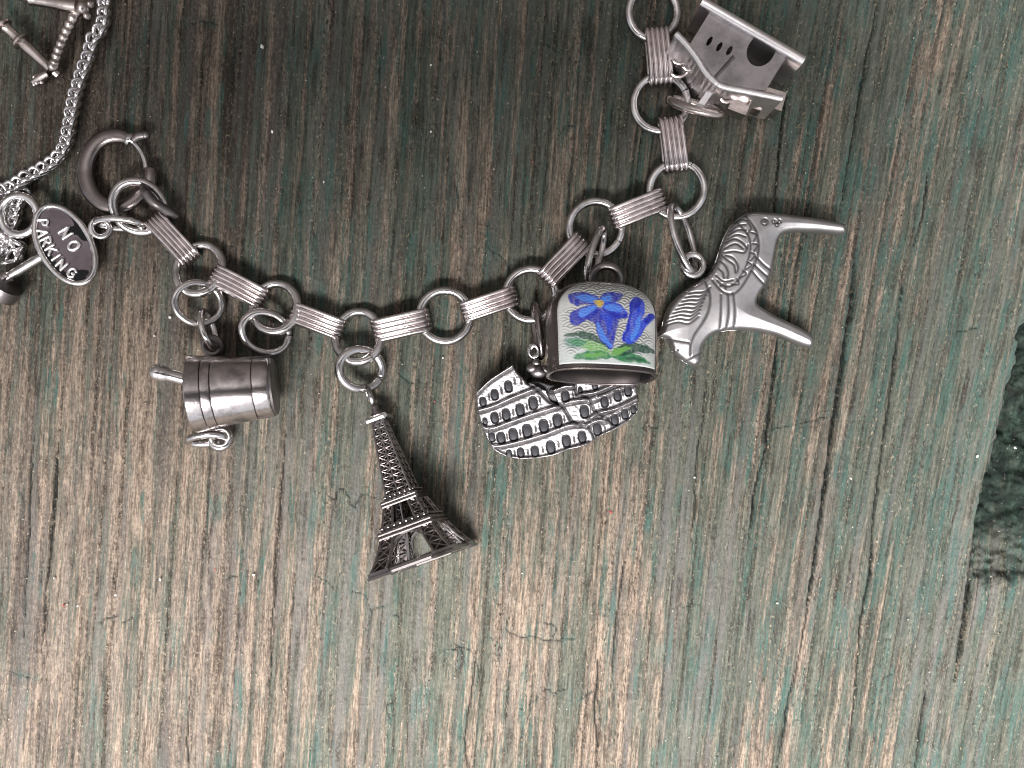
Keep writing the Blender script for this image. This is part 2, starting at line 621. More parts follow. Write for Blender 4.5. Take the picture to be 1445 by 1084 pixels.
# ------------------------------------------------------------------ the board
def make_board():
    def axis(a, b, st, out, out0=None):
        core = np.arange(a, b + .1, st)
        ext = np.cumsum(st * 1.16 ** np.arange(1, out))
        return np.concatenate([(a - ext[:out0])[::-1], core, b + ext])
    xs = axis(-30, 1475, 2.1, 38)
    ys = axis(-30, 1114, 2.1, 38, 23)
    X, Y = np.meshgrid(xs, ys)
    n1, n2, n3, n4, n5, n6 = [Noise(s) for s in (1, 2, 3, 4, 5, 6)]
    sl = 0.07 + 0.13 * sstep(650, 1450, X)
    u = X + sl * (Y - 542)
    v = Y
    u = u + 10 * (n1.fbm(u / 300, v / 900, 2) - .5) + 2.5 * (n2.fbm(u / 50 + 9, v / 300, 2) - .5)
    # open grain: dark lines at uneven spacing
    pos, x = [], -400.0
    rr = np.random.default_rng(5)
    while x < 1900:
        x += rr.choice([8, 14, 22, 30, 40], p=[.16, .20, .28, .24, .12]) * rr.uniform(.75, 1.25)
        pos.append(x)
    pos = np.array(pos)
    npos = len(pos)
    wid = rr.uniform(0.9, 2.1, npos)
    stg = rr.uniform(0.25, 1.0, npos)
    ce = np.clip(np.searchsorted(pos, u), 1, npos - 1)          # the growth ring a point lies in, ending at pos[ce]
    f = np.clip((u - pos[ce - 1]) / (pos[ce] - pos[ce - 1]), 0, 1)
    f = np.clip(f + .22 * (n6(u / 5, v / 40) - .5), 0, 1)
    k = np.where(np.abs(pos[ce - 1] - u) < np.abs(pos[ce] - u), ce - 1, ce)
    dist = np.abs(u - pos[k] + 1.6 * (n6(u / 7 + 3, v / 9) - .5))
    run = sstep(.28, .58, n3(k * 3.7, v / 150 + k * 1.3) * .6 + n4(k * 1.9, v / 40) * .4)
    line = np.exp(-(dist / wid[k]) ** 2) * stg[k] * run
    depth = sstep(120, 520, X) * .6 + .4                        # the left of the board is worn flatter
    late = sstep(.35, .85, f) * (.45 + .55 * stg[ce]) * depth     # hard crumbly edge of the ring
    early = (1 - sstep(.20, .62, f)) * depth
    ringfill = n2(ce * 2.3, v / 330 + ce * .7)
    ridge = n2.fbm(u / 17, v / 800, 2)
    ridge2 = n3.fbm(u / 6.5, v / 260, 2)
    h = 3.5 * (ridge - .5) + 2.0 * (ridge2 - .5) + 2.6 * late - 5.0 * line + 5 * (n5.fbm(X / 300, Y / 420, 3) - .5)
    h += 1.3 * (n6(X / 4.3, Y / 6.5) - .5)
    # colour fields; tone also has some upper-left shade painted in
    rx = X + 30 * (n5(X / 90, Y / 200) - .5)
    tone = .55 * n4.fbm(u / 13, v / 700, 3) + .45 * n4.fbm(u / 34 + 50, v / 600, 2)
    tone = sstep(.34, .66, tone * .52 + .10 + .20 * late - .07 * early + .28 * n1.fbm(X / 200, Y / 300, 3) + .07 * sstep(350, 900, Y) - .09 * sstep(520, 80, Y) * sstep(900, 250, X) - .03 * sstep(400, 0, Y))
    green = .6 * n5.fbm(u / 14, v / 420, 3) + .4 * n5.fbm(u / 70 + 30, v / 300, 2)
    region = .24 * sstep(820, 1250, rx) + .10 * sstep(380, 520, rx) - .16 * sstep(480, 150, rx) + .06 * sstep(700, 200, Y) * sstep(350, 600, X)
    region = region - .10 * np.exp(-((X - 1230) / 60) ** 2) * sstep(500, 200, Y)
    bare = sstep(.50, .60, n1.fbm(u / 42 + 11, v / 520, 2) * .8 + .2 * n6.fbm(u / 9, v / 120, 2)) * sstep(560, 860, X)
    tone = np.clip(tone + .30 * bare, 0, 1)
    paint = np.clip(-.32 * bare - .03 * sstep(600, 900, Y) + green * 1.35 - .13 + .05 * sstep(500, 900, X) + region + .20 * early * sstep(.35, .6, ringfill) - .12 * late, 0, 1)
    film = (1 - .7 * bare) * np.clip(sstep(.58, .72, n6.fbm(u / 15 + 40, v / 420, 3)) * .5 + early * sstep(.62, .35, ringfill) * .95 + .30 * sstep(520, 250, X) * sstep(.3, .7, n2.fbm(u / 20, v / 160, 3)), 0, 1) * (.45 + .45 * sstep(450, 800, Y))
    teal = 1.0 * sstep(.58, .72, n3.fbm(u / 12 + 70, v / 90, 3) + .12 * sstep(800, 1300, X) - .10 * sstep(420, 100, X))
    crumbly = np.clip(late * sstep(.3, .6, n3(ce * 1.7, v / 90)) + line, 0, 1)
    dirt = np.clip(line * 1.25 + .75 * sstep(.62, .80, n1.fbm(u / 4.2 + 30, v / 55, 2)), 0, 1) * .95
    crack = np.zeros_like(X)

    def split(pts, wd, dp, k=1.0):
        nonlocal h, crack
        P = np.array(pts, float)
        lo, hi = P.min(0) - 30, P.max(0) + 30
        m = (X > lo[0]) & (X < hi[0]) & (Y > lo[1]) & (Y < hi[1])
        xx = X[m] + 2.5 * (n2(X[m] / 30, Y[m] / 40) - .5) + 2 * (n6(X[m] / 9, Y[m] / 9) - .5)
        d, t = seg_dist(xx, Y[m], P)
        ww = wd * .85 * np.clip(4 * np.minimum(t, 1 - t) + .25, 0, 1) * (.6 + .8 * n4(X[m] / 40, Y[m] / 40))
        g = np.exp(-(d / ww) ** 2)
        h[m] -= .55 * dp * np.exp(-(d / (ww * 1.1)) ** 2)
        crack[m] = np.maximum(crack[m], np.clip(g * k * 1.7, 0, 1))
    split([(1208, 350), (1200, 440), (1191, 500), (1177, 600), (1162, 699), (1146, 815), (1139, 860)], 2.6, 14)
    split([(1143, 840), (1128, 920), (1112, 1000), (1096, 1090)], 1.6, 8)
    split([(1102, 460), (1096, 500), (1081, 633), (1063, 700), (1058, 760)], 2.0, 9)
    split([(1275, 400), (1265, 484), (1246, 633), (1236, 716), (1227, 816), (1214, 882), (1198, 1090)], 1.7, 8)
    split([(1385, 690), (1379, 760), (1372, 805), (1362, 880), (1348, 962)], 3.0, 16)
    split([(1310, 960), (1300, 1030), (1292, 1090)], 1.6, 6)
    split([(1112, 120), (1101, 200), (1094, 300)], 1.8, 8)
    split([(1240, 0), (1222, 90), (1205, 190), (1185, 300)], 1.7, 7, .9)
    split([(1312, 230), (1302, 310), (1290, 350)], 1.4, 6)
    split([(1000, 520), (985, 640), (975, 780)], 1.2, 5, .8)
    split([(884, 780), (872, 860), (860, 1000)], 1.3, 5, .8)
    split([(45, 600), (38, 760), (30, 900)], 1.6, 6, .8)
    split([(82, 600), (70, 760), (55, 930)], 1.8, 7, .85)
    split([(268, 960), (262, 1090)], 1.4, 5, .8)
    split([(402, 610), (390, 760), (378, 1000)], 1.3, 5, .7)
    split([(672, 915), (664, 980), (655, 1040), (660, 1090)], 1.6, 6, .8)
    split([(845, 930), (840, 1000), (842, 1084)], 1.4, 5, .8)
    # crazing of the old paint film: short wandering cross cracks
    cross = [[(455, 690), (470, 705), (480, 690), (490, 700), (500, 716), (512, 698), (535, 706)],
             [(620, 922), (645, 915), (665, 920), (674, 945), (668, 980)], [(720, 868), (715, 890), (740, 900), (752, 896)],
             [(735, 1002), (760, 985), (770, 972), (785, 978), (800, 970)], [(815, 990), (835, 978), (845, 990), (846, 1020)],
             [(495, 836), (515, 840), (523, 865), (518, 890)], [(528, 860), (545, 856)], [(552, 868), (562, 870), (564, 880)],
             [(690, 900), (705, 912), (700, 935)], [(740, 895), (775, 905), (815, 900)], [(765, 880), (785, 885), (782, 905)],
             [(260, 32), (275, 34), (290, 30), (312, 37)], [(785, 195), (800, 178), (815, 180)], [(690, 350), (710, 365), (718, 385)],
             [(640, 250), (648, 290), (652, 340)], [(135, 882), (150, 874), (165, 870)], [(170, 880), (190, 872)],
             [(0, 945), (30, 955), (55, 958)], [(1075, 610), (1110, 602), (1140, 596), (1175, 588)], [(440, 812), (460, 822), (472, 835)],
             [(905, 606), (930, 604)], [(1240, 960), (1262, 952)], [(560, 525), (580, 540), (600, 538)], [(560, 985), (545, 1000), (552, 1015)],
             [(640, 905), (655, 930), (640, 950)], [(770, 60), (790, 75)], [(1350, 470), (1380, 462)], [(960, 860), (985, 853)], [(318, 818), (338, 812)]]
    for c in cross:
        split(smooth_poly(c, 6, False) + np.random.default_rng(len(c) * 7 + int(c[0][0])).normal(0, 0.9, (6 * (len(c) - 1) + 1, 2)), 1.0, 1.2, .55)
        P = np.array(c)
        lo, hi = P.min(0) - 40, P.max(0) + 40
        m = (X > lo[0]) & (X < hi[0]) & (Y > lo[1]) & (Y < hi[1])
        d, _ = seg_dist(X[m], Y[m], P)
        teal[m] = np.maximum(teal[m], np.exp(-(d / 6) ** 2) * n4(X[m] / 12, Y[m] / 12) * 1.1)
    # teal patches of paint that still hold
    for cx, cy, a, bq, s_ in ((1415, 295, 30, 18, .9), (1180, 592, 26, 12, .9), (874, 932, 10, 6, 1), (898, 960, 4, 22, 1), (1330, 540, 30, 60, .6), (1220, 620, 20, 90, .5), (1165, 60, 14, 70, .8), (1290, 190, 20, 60, .7),
                              (205, 130, 8, 40, .5), (690, 605, 14, 12, .5), (1400, 110, 25, 80, .7), (560, 120, 16, 90, .5), (470, 190, 8, 60, .6), (610, 260, 22, 40, .6), (1060, 200, 8, 90, .6), (830, 100, 20, 50, .4)):
        q = ((X - cx + .15 * (Y - cy)) / a) ** 2 + ((Y - cy) / bq) ** 2
        teal = np.maximum(teal, s_ * np.exp(-q) * sstep(.25, .6, n6.fbm(X / 14, Y / 30, 3)))
    # torn-out pocket by the right edge
    xb = np.interp(Y, [300, 484, 622, 705, 805, 850], [1500, 1437, 1405, 1385, 1374, 1372]) + 9 * (n2(Y / 26, X / 300) - .5) + 5 * (n3(Y / 7, X / 300) - .5)
    yb = 815 + 10 * (n3(X / 14, Y / 90) - .5)
    m = sstep(-3, 5, X - xb) * sstep(12, -12, Y - yb + 16 * (n6.fbm(X / 9, Y / 30, 2) - .5))
    # the pocket floor rises towards its lower end
    fl = 1 - .55 * sstep(735, 815, Y)
    h = h - m * (22 * fl - 18 * (n4.fbm(X / 30, Y / 20, 3) - .5) - 6 * (n1.fbm(X / 9, Y / 7, 2) - .5))
    gouge = m * np.clip(1 - .55 * sstep(735, 775, Y), 0, 1) * np.clip(.72 + .5 * (n3.fbm(X / 16, Y / 12, 3)), 0, 1)
    rim = np.exp(-((X - xb) / 6) ** 2) * sstep(830, 800, Y)
    crack = np.maximum(crack, .75 * sstep(.5, .9, rim) * sstep(0, 3, X - xb))
    low = np.exp(-((Y - yb) / 4.5) ** 2) * sstep(0, 6, X - xb)
    crack = np.maximum(crack, .8 * low * sstep(.3, .6, n1(X / 18, Y / 9)))
    h += 2.5 * np.exp(-((X - xb + 10) / 9) ** 2) * sstep(830, 800, Y)
    # keep the top of the board at z = 0
    h = np.minimum(h, 2.6) - 2.6
    V = np.stack([(X - 722.5), (542 - Y), h], -1).reshape(-1, 3) * U
    ny, nx = X.shape
    i = np.arange(ny * nx).reshape(ny, nx)
    Q = np.stack([i[:-1, :-1], i[1:, :-1], i[1:, 1:], i[:-1, 1:]], -1).reshape(-1, 4)
    # thickness: skirt and underside
    bo = np.concatenate([i[0, :], i[1:, -1], i[-1, -2::-1], i[-2:0:-1, 0]])
    nb = len(bo)
    low = V[bo].copy()
    low[:, 2] = -250 * U
    base = len(V)
    V = np.concatenate([V, low])
    a = np.arange(nb)
    side = np.stack([bo, bo[(a + 1) % nb], base + (a + 1) % nb, base + a], 1)
    me = bpy.data.meshes.new("wooden_board")
    loops = np.concatenate([Q.ravel(), side.ravel(), base + a[::-1]])
    starts = np.concatenate([np.arange(len(Q) + nb) * 4, [(len(Q) + nb) * 4]])
    me.vertices.add(len(V))
    me.vertices.foreach_set("co", V.ravel())
    me.loops.add(len(loops))
    me.loops.foreach_set("vertex_index", loops)
    me.polygons.add(len(starts))
    me.polygons.foreach_set("loop_start", starts)
    me.update(calc_edges=True)
    me.validate()
    me.polygons.foreach_set("use_smooth", np.concatenate([np.ones(len(Q), bool), np.zeros(nb + 1, bool)]))

    def put(nm, a):
        a = np.concatenate([a.ravel(), a.ravel()[bo]]).astype(np.float32)
        me.attributes.new(nm, 'FLOAT', 'POINT').data.foreach_set("value", a)
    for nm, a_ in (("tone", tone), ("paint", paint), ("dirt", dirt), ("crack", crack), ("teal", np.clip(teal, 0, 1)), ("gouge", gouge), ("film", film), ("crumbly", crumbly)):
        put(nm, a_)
    g = np.stack([u / 100, v / 100, np.zeros_like(u)], -1).reshape(-1, 3)
    g = np.concatenate([g, g[bo]]).astype(np.float32)
    me.attributes.new("grain", 'FLOAT_VECTOR', 'POINT').data.foreach_set("vector", g.ravel())
    me.materials.append(M_WOOD)
    o = bpy.data.objects.new("wooden_board", me)
    COL.objects.link(o)
    return tag(o, "weathered wooden board with worn green paint and long splits", None, None, "structure")


make_board()


def make_wall():
    """unseen wall added beyond the top of the picture to block the sky"""
    mb = MB()
    x = -20000
    r = random.Random(3)
    while x < 20000:
        wd = r.uniform(1150, 1250)
        d = r.uniform(0, 40)
        mb.box((x + wd / 2, 1170 + d, 8000), (wd / 2 - 20, 0, 0), (0, 100, 0), (0, 0, 14000))
        x += wd
    mb.box((0, 1330, 8000), (20000, 0, 0), (0, 60, 0), (0, 0, 14000))
    o = part("shade_wall", mb, plain("dark_timber", (0.038, 0.032, 0.029), .8, .4, 6), None, smooth=False)
    tag(o, "unseen dark timber wall added behind the board to shade it", None, None, "structure")


make_wall()


def make_phone():
    """the phone the picture is taken with: unseen, enlarged and shifted to keep the light off the upper left"""
    z0, th, rad = 1370.0, 80.0, 90.0
    x0, x1, y0, y1 = -1120.0, 600.0, -790.0, 150.0
    t = thing("smartphone", (0, 0, z0), "unseen black smartphone above the board, enlarged to shade it, screen side up", "phone")
    out = []
    for cx, cy, a0 in ((x1 - rad, y1 - rad, 0), (x0 + rad, y1 - rad, 90), (x0 + rad, y0 + rad, 180), (x1 - rad, y0 + rad, 270)):
        for a in np.linspace(a0, a0 + 90, 9):
            out.append((cx + rad * math.cos(R_(a)), cy + rad * math.sin(R_(a))))
    n = len(out)
    cx, cy = (x0 + x1) / 2, (y0 + y1) / 2
    V, F = [], []
    for ins, z in ((14, z0), (3, z0 + 10), (0, z0 + 30), (0, z0 + th - 30), (3, z0 + th - 10), (14, z0 + th)):
        fx, fy = 1 - 2 * ins / (x1 - x0), 1 - 2 * ins / (y1 - y0)
        V += [(cx + (p[0] - cx) * fx, cy + (p[1] - cy) * fy, z) for p in out]
    F = [(j * n + i, j * n + (i + 1) % n, (j + 1) * n + (i + 1) % n, (j + 1) * n + i) for j in range(5) for i in range(n)]
    F += [tuple(range(n - 1, -1, -1)), tuple(5 * n + i for i in range(n))]
    mb = MB()
    mb.add(V, F)
    blk = plain("black_glass", (.012, .012, .013), .25, .1, 50)
    part("phone_body", mb, blk, t)
    for y in (20, -150):
        mb = MB()
        mb.lathe([(0, .1), (0, 55), (.8, 58), (1, 52), (1, 40), (.7, 38), (.7, .1)], (0, y, z0 + 2), (0, y, z0 - 22), 40)
        part("lens", mb, blk, t)


make_phone()


# ------------------------------------------------------------------ wire rings
def ring_pts(c, a, b, n=44, gap=0.0, start=0.0):
    """points of an ellipse with centre c and half axes a, b (vectors)"""
    c, a, b = Vector(c), Vector(a), Vector(b)
    return [c + a * math.cos(start + t) + b * math.sin(start + t) for t in np.linspace(gap / 2, 2 * math.pi - gap / 2, n, endpoint=gap > 0)]


def flat_ring(mb, px, py, z, rx, ry, wire, tilt=0.0, toward=0.0, cut=None, n=48):
    """ring seen face on; outer half sizes rx, ry; tilt lifts the side lying in picture direction `toward` (deg, 0 right, 90 up)"""
    c = pp(px, py, z)
    k = (H - z) / H
    t = R_(toward)
    e1 = Vector((math.cos(t), math.sin(t), 0))
    e2 = Vector((-math.sin(t), math.cos(t), 0))
    r1 = math.hypot(rx * math.cos(t), ry * math.sin(t)) * k - wire
    r2 = math.hypot(rx * math.sin(t), ry * math.cos(t)) * k - wire
    a = e1 * r1 + Vector((0, 0, r1 * math.tan(R_(tilt))))
    b = e2 * r2
    if cut is None:
        mb.tube(ring_pts(c, a, b, n), wire, 12, closed=True)
    else:
        mb.tube(ring_pts(c, a, b, n, 0.035, R_(cut)), wire, 12)


def edge_ring(mb, p1, p2, wire, half, lean=12, side=1, n=40):
    """ring standing on edge: p1, p2 ends of its long axis (absolute), half = half height, lean = degrees off upright"""
    p1, p2 = Vector(p1), Vector(p2)
    c = (p1 + p2) / 2
    a = (p2 - p1) / 2
    d = a.normalized()
    perp = Vector((0, 0, 1)).cross(d).normalized() * side
    b = (Vector((0, 0, 1)) * math.cos(R_(lean)) + perp * math.sin(R_(lean))) * half
    mb.tube(ring_pts(c, a, b, n), wire, 12, closed=True)


# ------------------------------------------------------------------ bracelet
def make_link_mesh():
    mb = MB()
    Lh, rz, ns = 41.0, 9.0, 5
    for s_ in range(ns):
        y = (s_ - 2) * 7.0
        pts = []
        def arch(x):
            return -5.0 * (x / Lh) ** 2 + 2
        top = np.linspace(-Lh + rz, Lh - rz, 12)
        for x in top:
            pts.append((x, y, rz + arch(x)))
        for a in np.linspace(80, -80, 9):
            x = Lh - rz + rz * math.cos(R_(a))
            pts.append((x, y, rz * math.sin(R_(a)) + arch(x)))
        for x in top[::-1]:
            pts.append((x, y, -rz + arch(x)))
        for a in np.linspace(-100, -260, 9):
            x = -Lh + rz + rz * math.cos(R_(a))
            pts.append((x, y, rz * math.sin(R_(a)) + arch(x)))
        mb.tube(pts, 3.75, 10, closed=True, up=(0, 1, 0))
        mid_path = pts
    nf = len(mb.f)
    m = len(mid_path)
    V, F = [], []
    for i, p in enumerate(mid_path):
        a, b = mid_path[i - 1], mid_path[(i + 1) % m]
        tx, tz = b[0] - a[0], b[2] - a[2]
        q = math.hypot(tx, tz)
        nx, nz_ = -tz / q, tx / q
        for y, o_ in ((-14, 1.3), (14, 1.3), (14, -1.3), (-14, -1.3)):
            V.append((p[0] + nx * o_, y, p[2] + nz_ * o_))
    F = [(i * 4 + k, i * 4 + (k + 1) % 4, ((i + 1) % m) * 4 + (k + 1) % 4, ((i + 1) % m) * 4 + k) for i in range(m) for k in range(4)]
    mb.add(V, F)
    me = mesh_of("ribbed_link", mb.verts(), mb.f, M_LINK, True)
    me.materials.append(M_PATINA_SHADE)  # dark core between the strands: groove patina and shade put into colour
    for p in list(me.polygons)[nf:]:
        p.material_index = 1
    fix(me)
    return me


def make_bracelet():
    t = thing("charm_bracelet", pp(628, 446, 0), "silver bracelet of round rings joined by ribbed links, curving across the board", "bracelet")
    rings = [(281, 380, 38, 42, 17, 262), (388, 434, 38, 41, 17, 275), (505.5, 475, 38.5, 42, 17, 272), (628, 446, 42, 42, 4, 110), (749, 416, 41, 42, 5, 70),
             (840.5, 322, 44.5, 42, 6, 130), (955, 268, 44, 44, 6, 40), (932, 146, 43.5, 45, 4, 0), (921.5, 18, 40, 43, 7, 160)]
    cuts = [40, None, 35, -42, -28, 200, 20, 25, None]
    for (px, py, rx, ry, ti, to), cu in zip(rings, cuts):
        mb = MB()
        flat_ring(mb, px, py, 17 if ti > 10 else 12, rx, ry, 6.0, ti, to, cu)
        part("ring", mb, M_RING, t)
    me = make_link_mesh()
    links = [((212, 305), (273, 370), .84, -14), ((297, 385), (375, 425), .88, -9), ((408, 439), (486, 468), .86, -5), ((524, 469), (608, 450), .95, 3),
             ((649, 443), (731, 416), .84, 3), ((766, 399), (826, 335), .90, 6), ((860, 311), (941, 279), .92, 4), ((944, 162), (955, 245), .96, 0), ((925, 36), (933, 123), .96, 0)]
    for (a, b, ws, roll) in links:
        A, B = pp(*a, 14), pp(*b, 14)
        d = B - A
        ex = d.normalized()
        ez = Vector((0, 0, 1))
        ey = ez.cross(ex)
        m = Matrix((ex, ey, ez)).transposed() @ Matrix.Rotation(R_(roll), 3, 'X')
        share("ribbed_link", me, (A + B) / 2, m, t, (d.length / 89.5, ws, 1.0))
    # ring that holds the clasp: thick wire, its end overlapping
    mb = MB()
    flat_ring(mb, 195.5, 292, 21, 39, 42, 6.4, 17, 125)
    part("ring", mb, M_RING, t, label="thick end ring through the clasp")
    mb = MB()
    pts = smooth_poly([(201, 262), (206, 272), (215, 284), (232, 295), (249, 305)], 5, False)
    zz = np.interp(np.linspace(0, 1, len(pts)), [0, .3, .6, 1], [30, 36, 34, 14])
    mb.tube([pp(p[0], p[1], z) for p, z in zip(pts, zz)], np.interp(np.linspace(0, 1, len(pts)), [0, .25, .8, 1], [4.5, 7.0, 6.5, 5]), 12)
    mb.ball(pp(207, 273, 36), 6.8)
    part("ring_end", mb, M_DARK, t)
    # bolt ring clasp
    mb = MB()
    cx, cy, z = 163, 242, 13
    ang = np.linspace(R_(62), R_(330), 70)
    pts, rr = [], []
    for i, a in enumerate(ang):
        pts.append(pp(cx + 43 * math.cos(a), cy - 50.5 * math.sin(a), z))
        f = i / 69
        rr.append(np.interp(f, [0, .1, .55, .9, 1], [8.0, 10.5, 11.5, 9.5, 8]))
    mb.tube(pts, rr, 24, flat=.62, up=(0, 0, 1))
    body = part("clasp", mb, M_CLASP, t, label="round bolt ring clasp, dull and tarnished")
    mb = MB()
    a = R_(61)
    for q, r_ in ((58, 9.6), (63, 9.6)):
        pass
    e = [pp(cx + 43 * math.cos(R_(q)), cy - 50.5 * math.sin(R_(q)), z) for q in (66, 63, 60, 57)]
    mb.tube(e, [9.4, 10.2, 10.2, 9.0], 18)
    part("collar", mb, M_RING, body, root=t)
    mb = MB()
    mb.tube([pp(cx + 43 * math.cos(R_(q)), cy - 50.5 * math.sin(R_(q)), z) for q in np.linspace(60, -20, 24)], 3.4, 10)
    part("spring_wire", mb, M_RING, body, root=t)
    mb = MB()
    mb.tube([pp(189, 197, 15), pp(196, 192, 17), pp(206, 191, 17)], [5.5, 6.5, 5.5], 12)
    mb.ball(pp(206, 191, 17), 6.2)
    part("lever", mb, M_DARK, body, root=t)
    mb = MB()
    q0, q1 = pp(213, 238, z), pp(212, 266, z)
    mb.lathe([(0, 4), (0, 8.6), (.06, 9.6), (.5, 9.9), (1, 9.5), (1, 0.1)], q0, q1, 24)
    part("collar", mb, M_CLASP, body, root=t)
    return t


make_bracelet()


# ------------------------------------------------------------------ loose jump rings on the bracelet
def jump_ring(label, fn, mat=None):
    mb = MB()
    fn(mb)
    v = mb.verts()
    c = v.mean(0)
    c[2] = 0
    me = mesh_of("jump_ring", v - c, mb.f, mat or M_RING)
    fix(me)
    o = bpy.data.objects.new("jump_ring", me)
    o.location = Vector(c) * U
    COL.objects.link(o)
    return tag(o, label, "jump ring", "jump rings linking charms to the bracelet")


jump_ring("round jump ring above the mortar charm, hooked in the bracelet", lambda m: flat_ring(m, 280, 428, 21, 34, 34, 5.2, 26, 168, None))
jump_ring("small ring on edge joining the mortar charm's eyelet to the round ring above", lambda m: edge_ring(m, pp(286, 439, 20), pp(302, 489, 22), 4.4, 17, 10, -1))
jump_ring("empty round jump ring at the mortar's upper right corner, holding no charm", lambda m: flat_ring(m, 374.5, 469, 21, 36.5, 32, 5.4, 26, 150, 205))
jump_ring("thick round jump ring at the tip of the lattice tower", lambda m: flat_ring(m, 509, 521, 22, 34.5, 34.5, 6.4, 27, 165, 170))
jump_ring("thin ring on edge from the bracelet down to the painted bell", lambda m: edge_ring(m, pp(851, 323, 22), pp(830, 395, 40), 5.0, 20, 22, -1))
jump_ring("dark flattened ring on edge beside the bell's left shoulder", lambda m: edge_ring(m, pp(754, 430, 20), pp(763, 503, 26), 5.4, 16, 8, 1), M_CLASP)
jump_ring("long oval ring between the bracelet and the horse charm", lambda m: m.tube(ring_pts(pp(964, 336, 22), pp(978, 382, 24) - pp(964, 336, 22), Vector((13.5, 3, -15)), 48), 5.2, 12, closed=True))
jump_ring("ring on edge joining the small house charm to the bracelet", lambda m: edge_ring(m, pp(945, 141, 26), pp(1019, 161, 36), 6.6, 22, 30, -1), M_WARM)
jump_ring("ring on edge between the oval sign's eyelet and the bracelet end", lambda m: edge_ring(m, pp(137, 315, 20), pp(199, 317, 22), 4.8, 15, 18, 1))


# ------------------------------------------------------------------ mortar
def make_mortar():
    t = thing("mortar_charm", pp(330, 550, 0), "polished silver mortar charm with pestle, lying on its side below the rings", "charm")
    p0, p1 = pp(272, 556, 60), pp(385, 545.5, 49)
    prof = [(0.55, 0.1), (0.50, 30), (0.02, 46), (0.0, 49), (-0.004, 51.5), (0.012, 52.6)]
    R0, R1 = 52.6, 41.0
    def r(t_):
        return R0 + (R1 - R0) * t_ ** 0.85
    for g in (.185, .305, .80):
        for dt, dr in ((-.017, 0), (-.008, -.2), (0, -2.2), (.008, -.2), (.017, 0)):
            prof.append((g + dt, r(g + dt) + dr))
    prof = prof[:6] + sorted(prof[6:])
    prof += [(.97, r(.97)), (.99, r(1) - .2), (1.0, r(1) - 1.2)]
    mb = MB()
    mb.lathe(prof, p0, p1, 96)
    part("mortar_bowl", mb, M_MORTAR, t, sharp=40)
    mb = MB()
    mb.lathe([(.985, 10), (1.003, r(1) - 1.8), (1.03, r(1) - 2.4), (1.036, r(1) - 4), (1.034, 10), (1.034, .1)], p0, p1, 72)
    part("base", mb, M_DARK, t, sharp=40)
    mb = MB()
    a, b = pp(330, 552, 62), pp(221, 525, 86)
    n = 22
    ts = np.linspace(0, 1, n)
    mb.tube([a.lerp(b, q) for q in ts], np.interp(ts, [0, .5, .78, .86, .9, .94, .98, 1], [11, 10, 8.6, 9, 11.4, 12, 9, 4]), 18)
    mb.ball(pp(222.5, 525.5, 85.5), 11.6, 20, 12)
    part("pestle", mb, M_RING, t)
    mb = MB()
    flat_ring(mb, 300, 488, 14, 16.5, 16, 4.4, 12, 90)
    part("eyelet", mb, M_DARK, t)
    mb = MB()
    flat_ring(mb, 311, 619, 17, 18, 18, 5.4, 14, 250)
    part("eyelet", mb, M_RING, t)
    mb = MB()
    edge_ring(mb, pp(266, 623, 20), pp(317, 617, 20), 5.2, 13, 30, 1)
    part("handle_ring", mb, M_RING, t)


make_mortar()


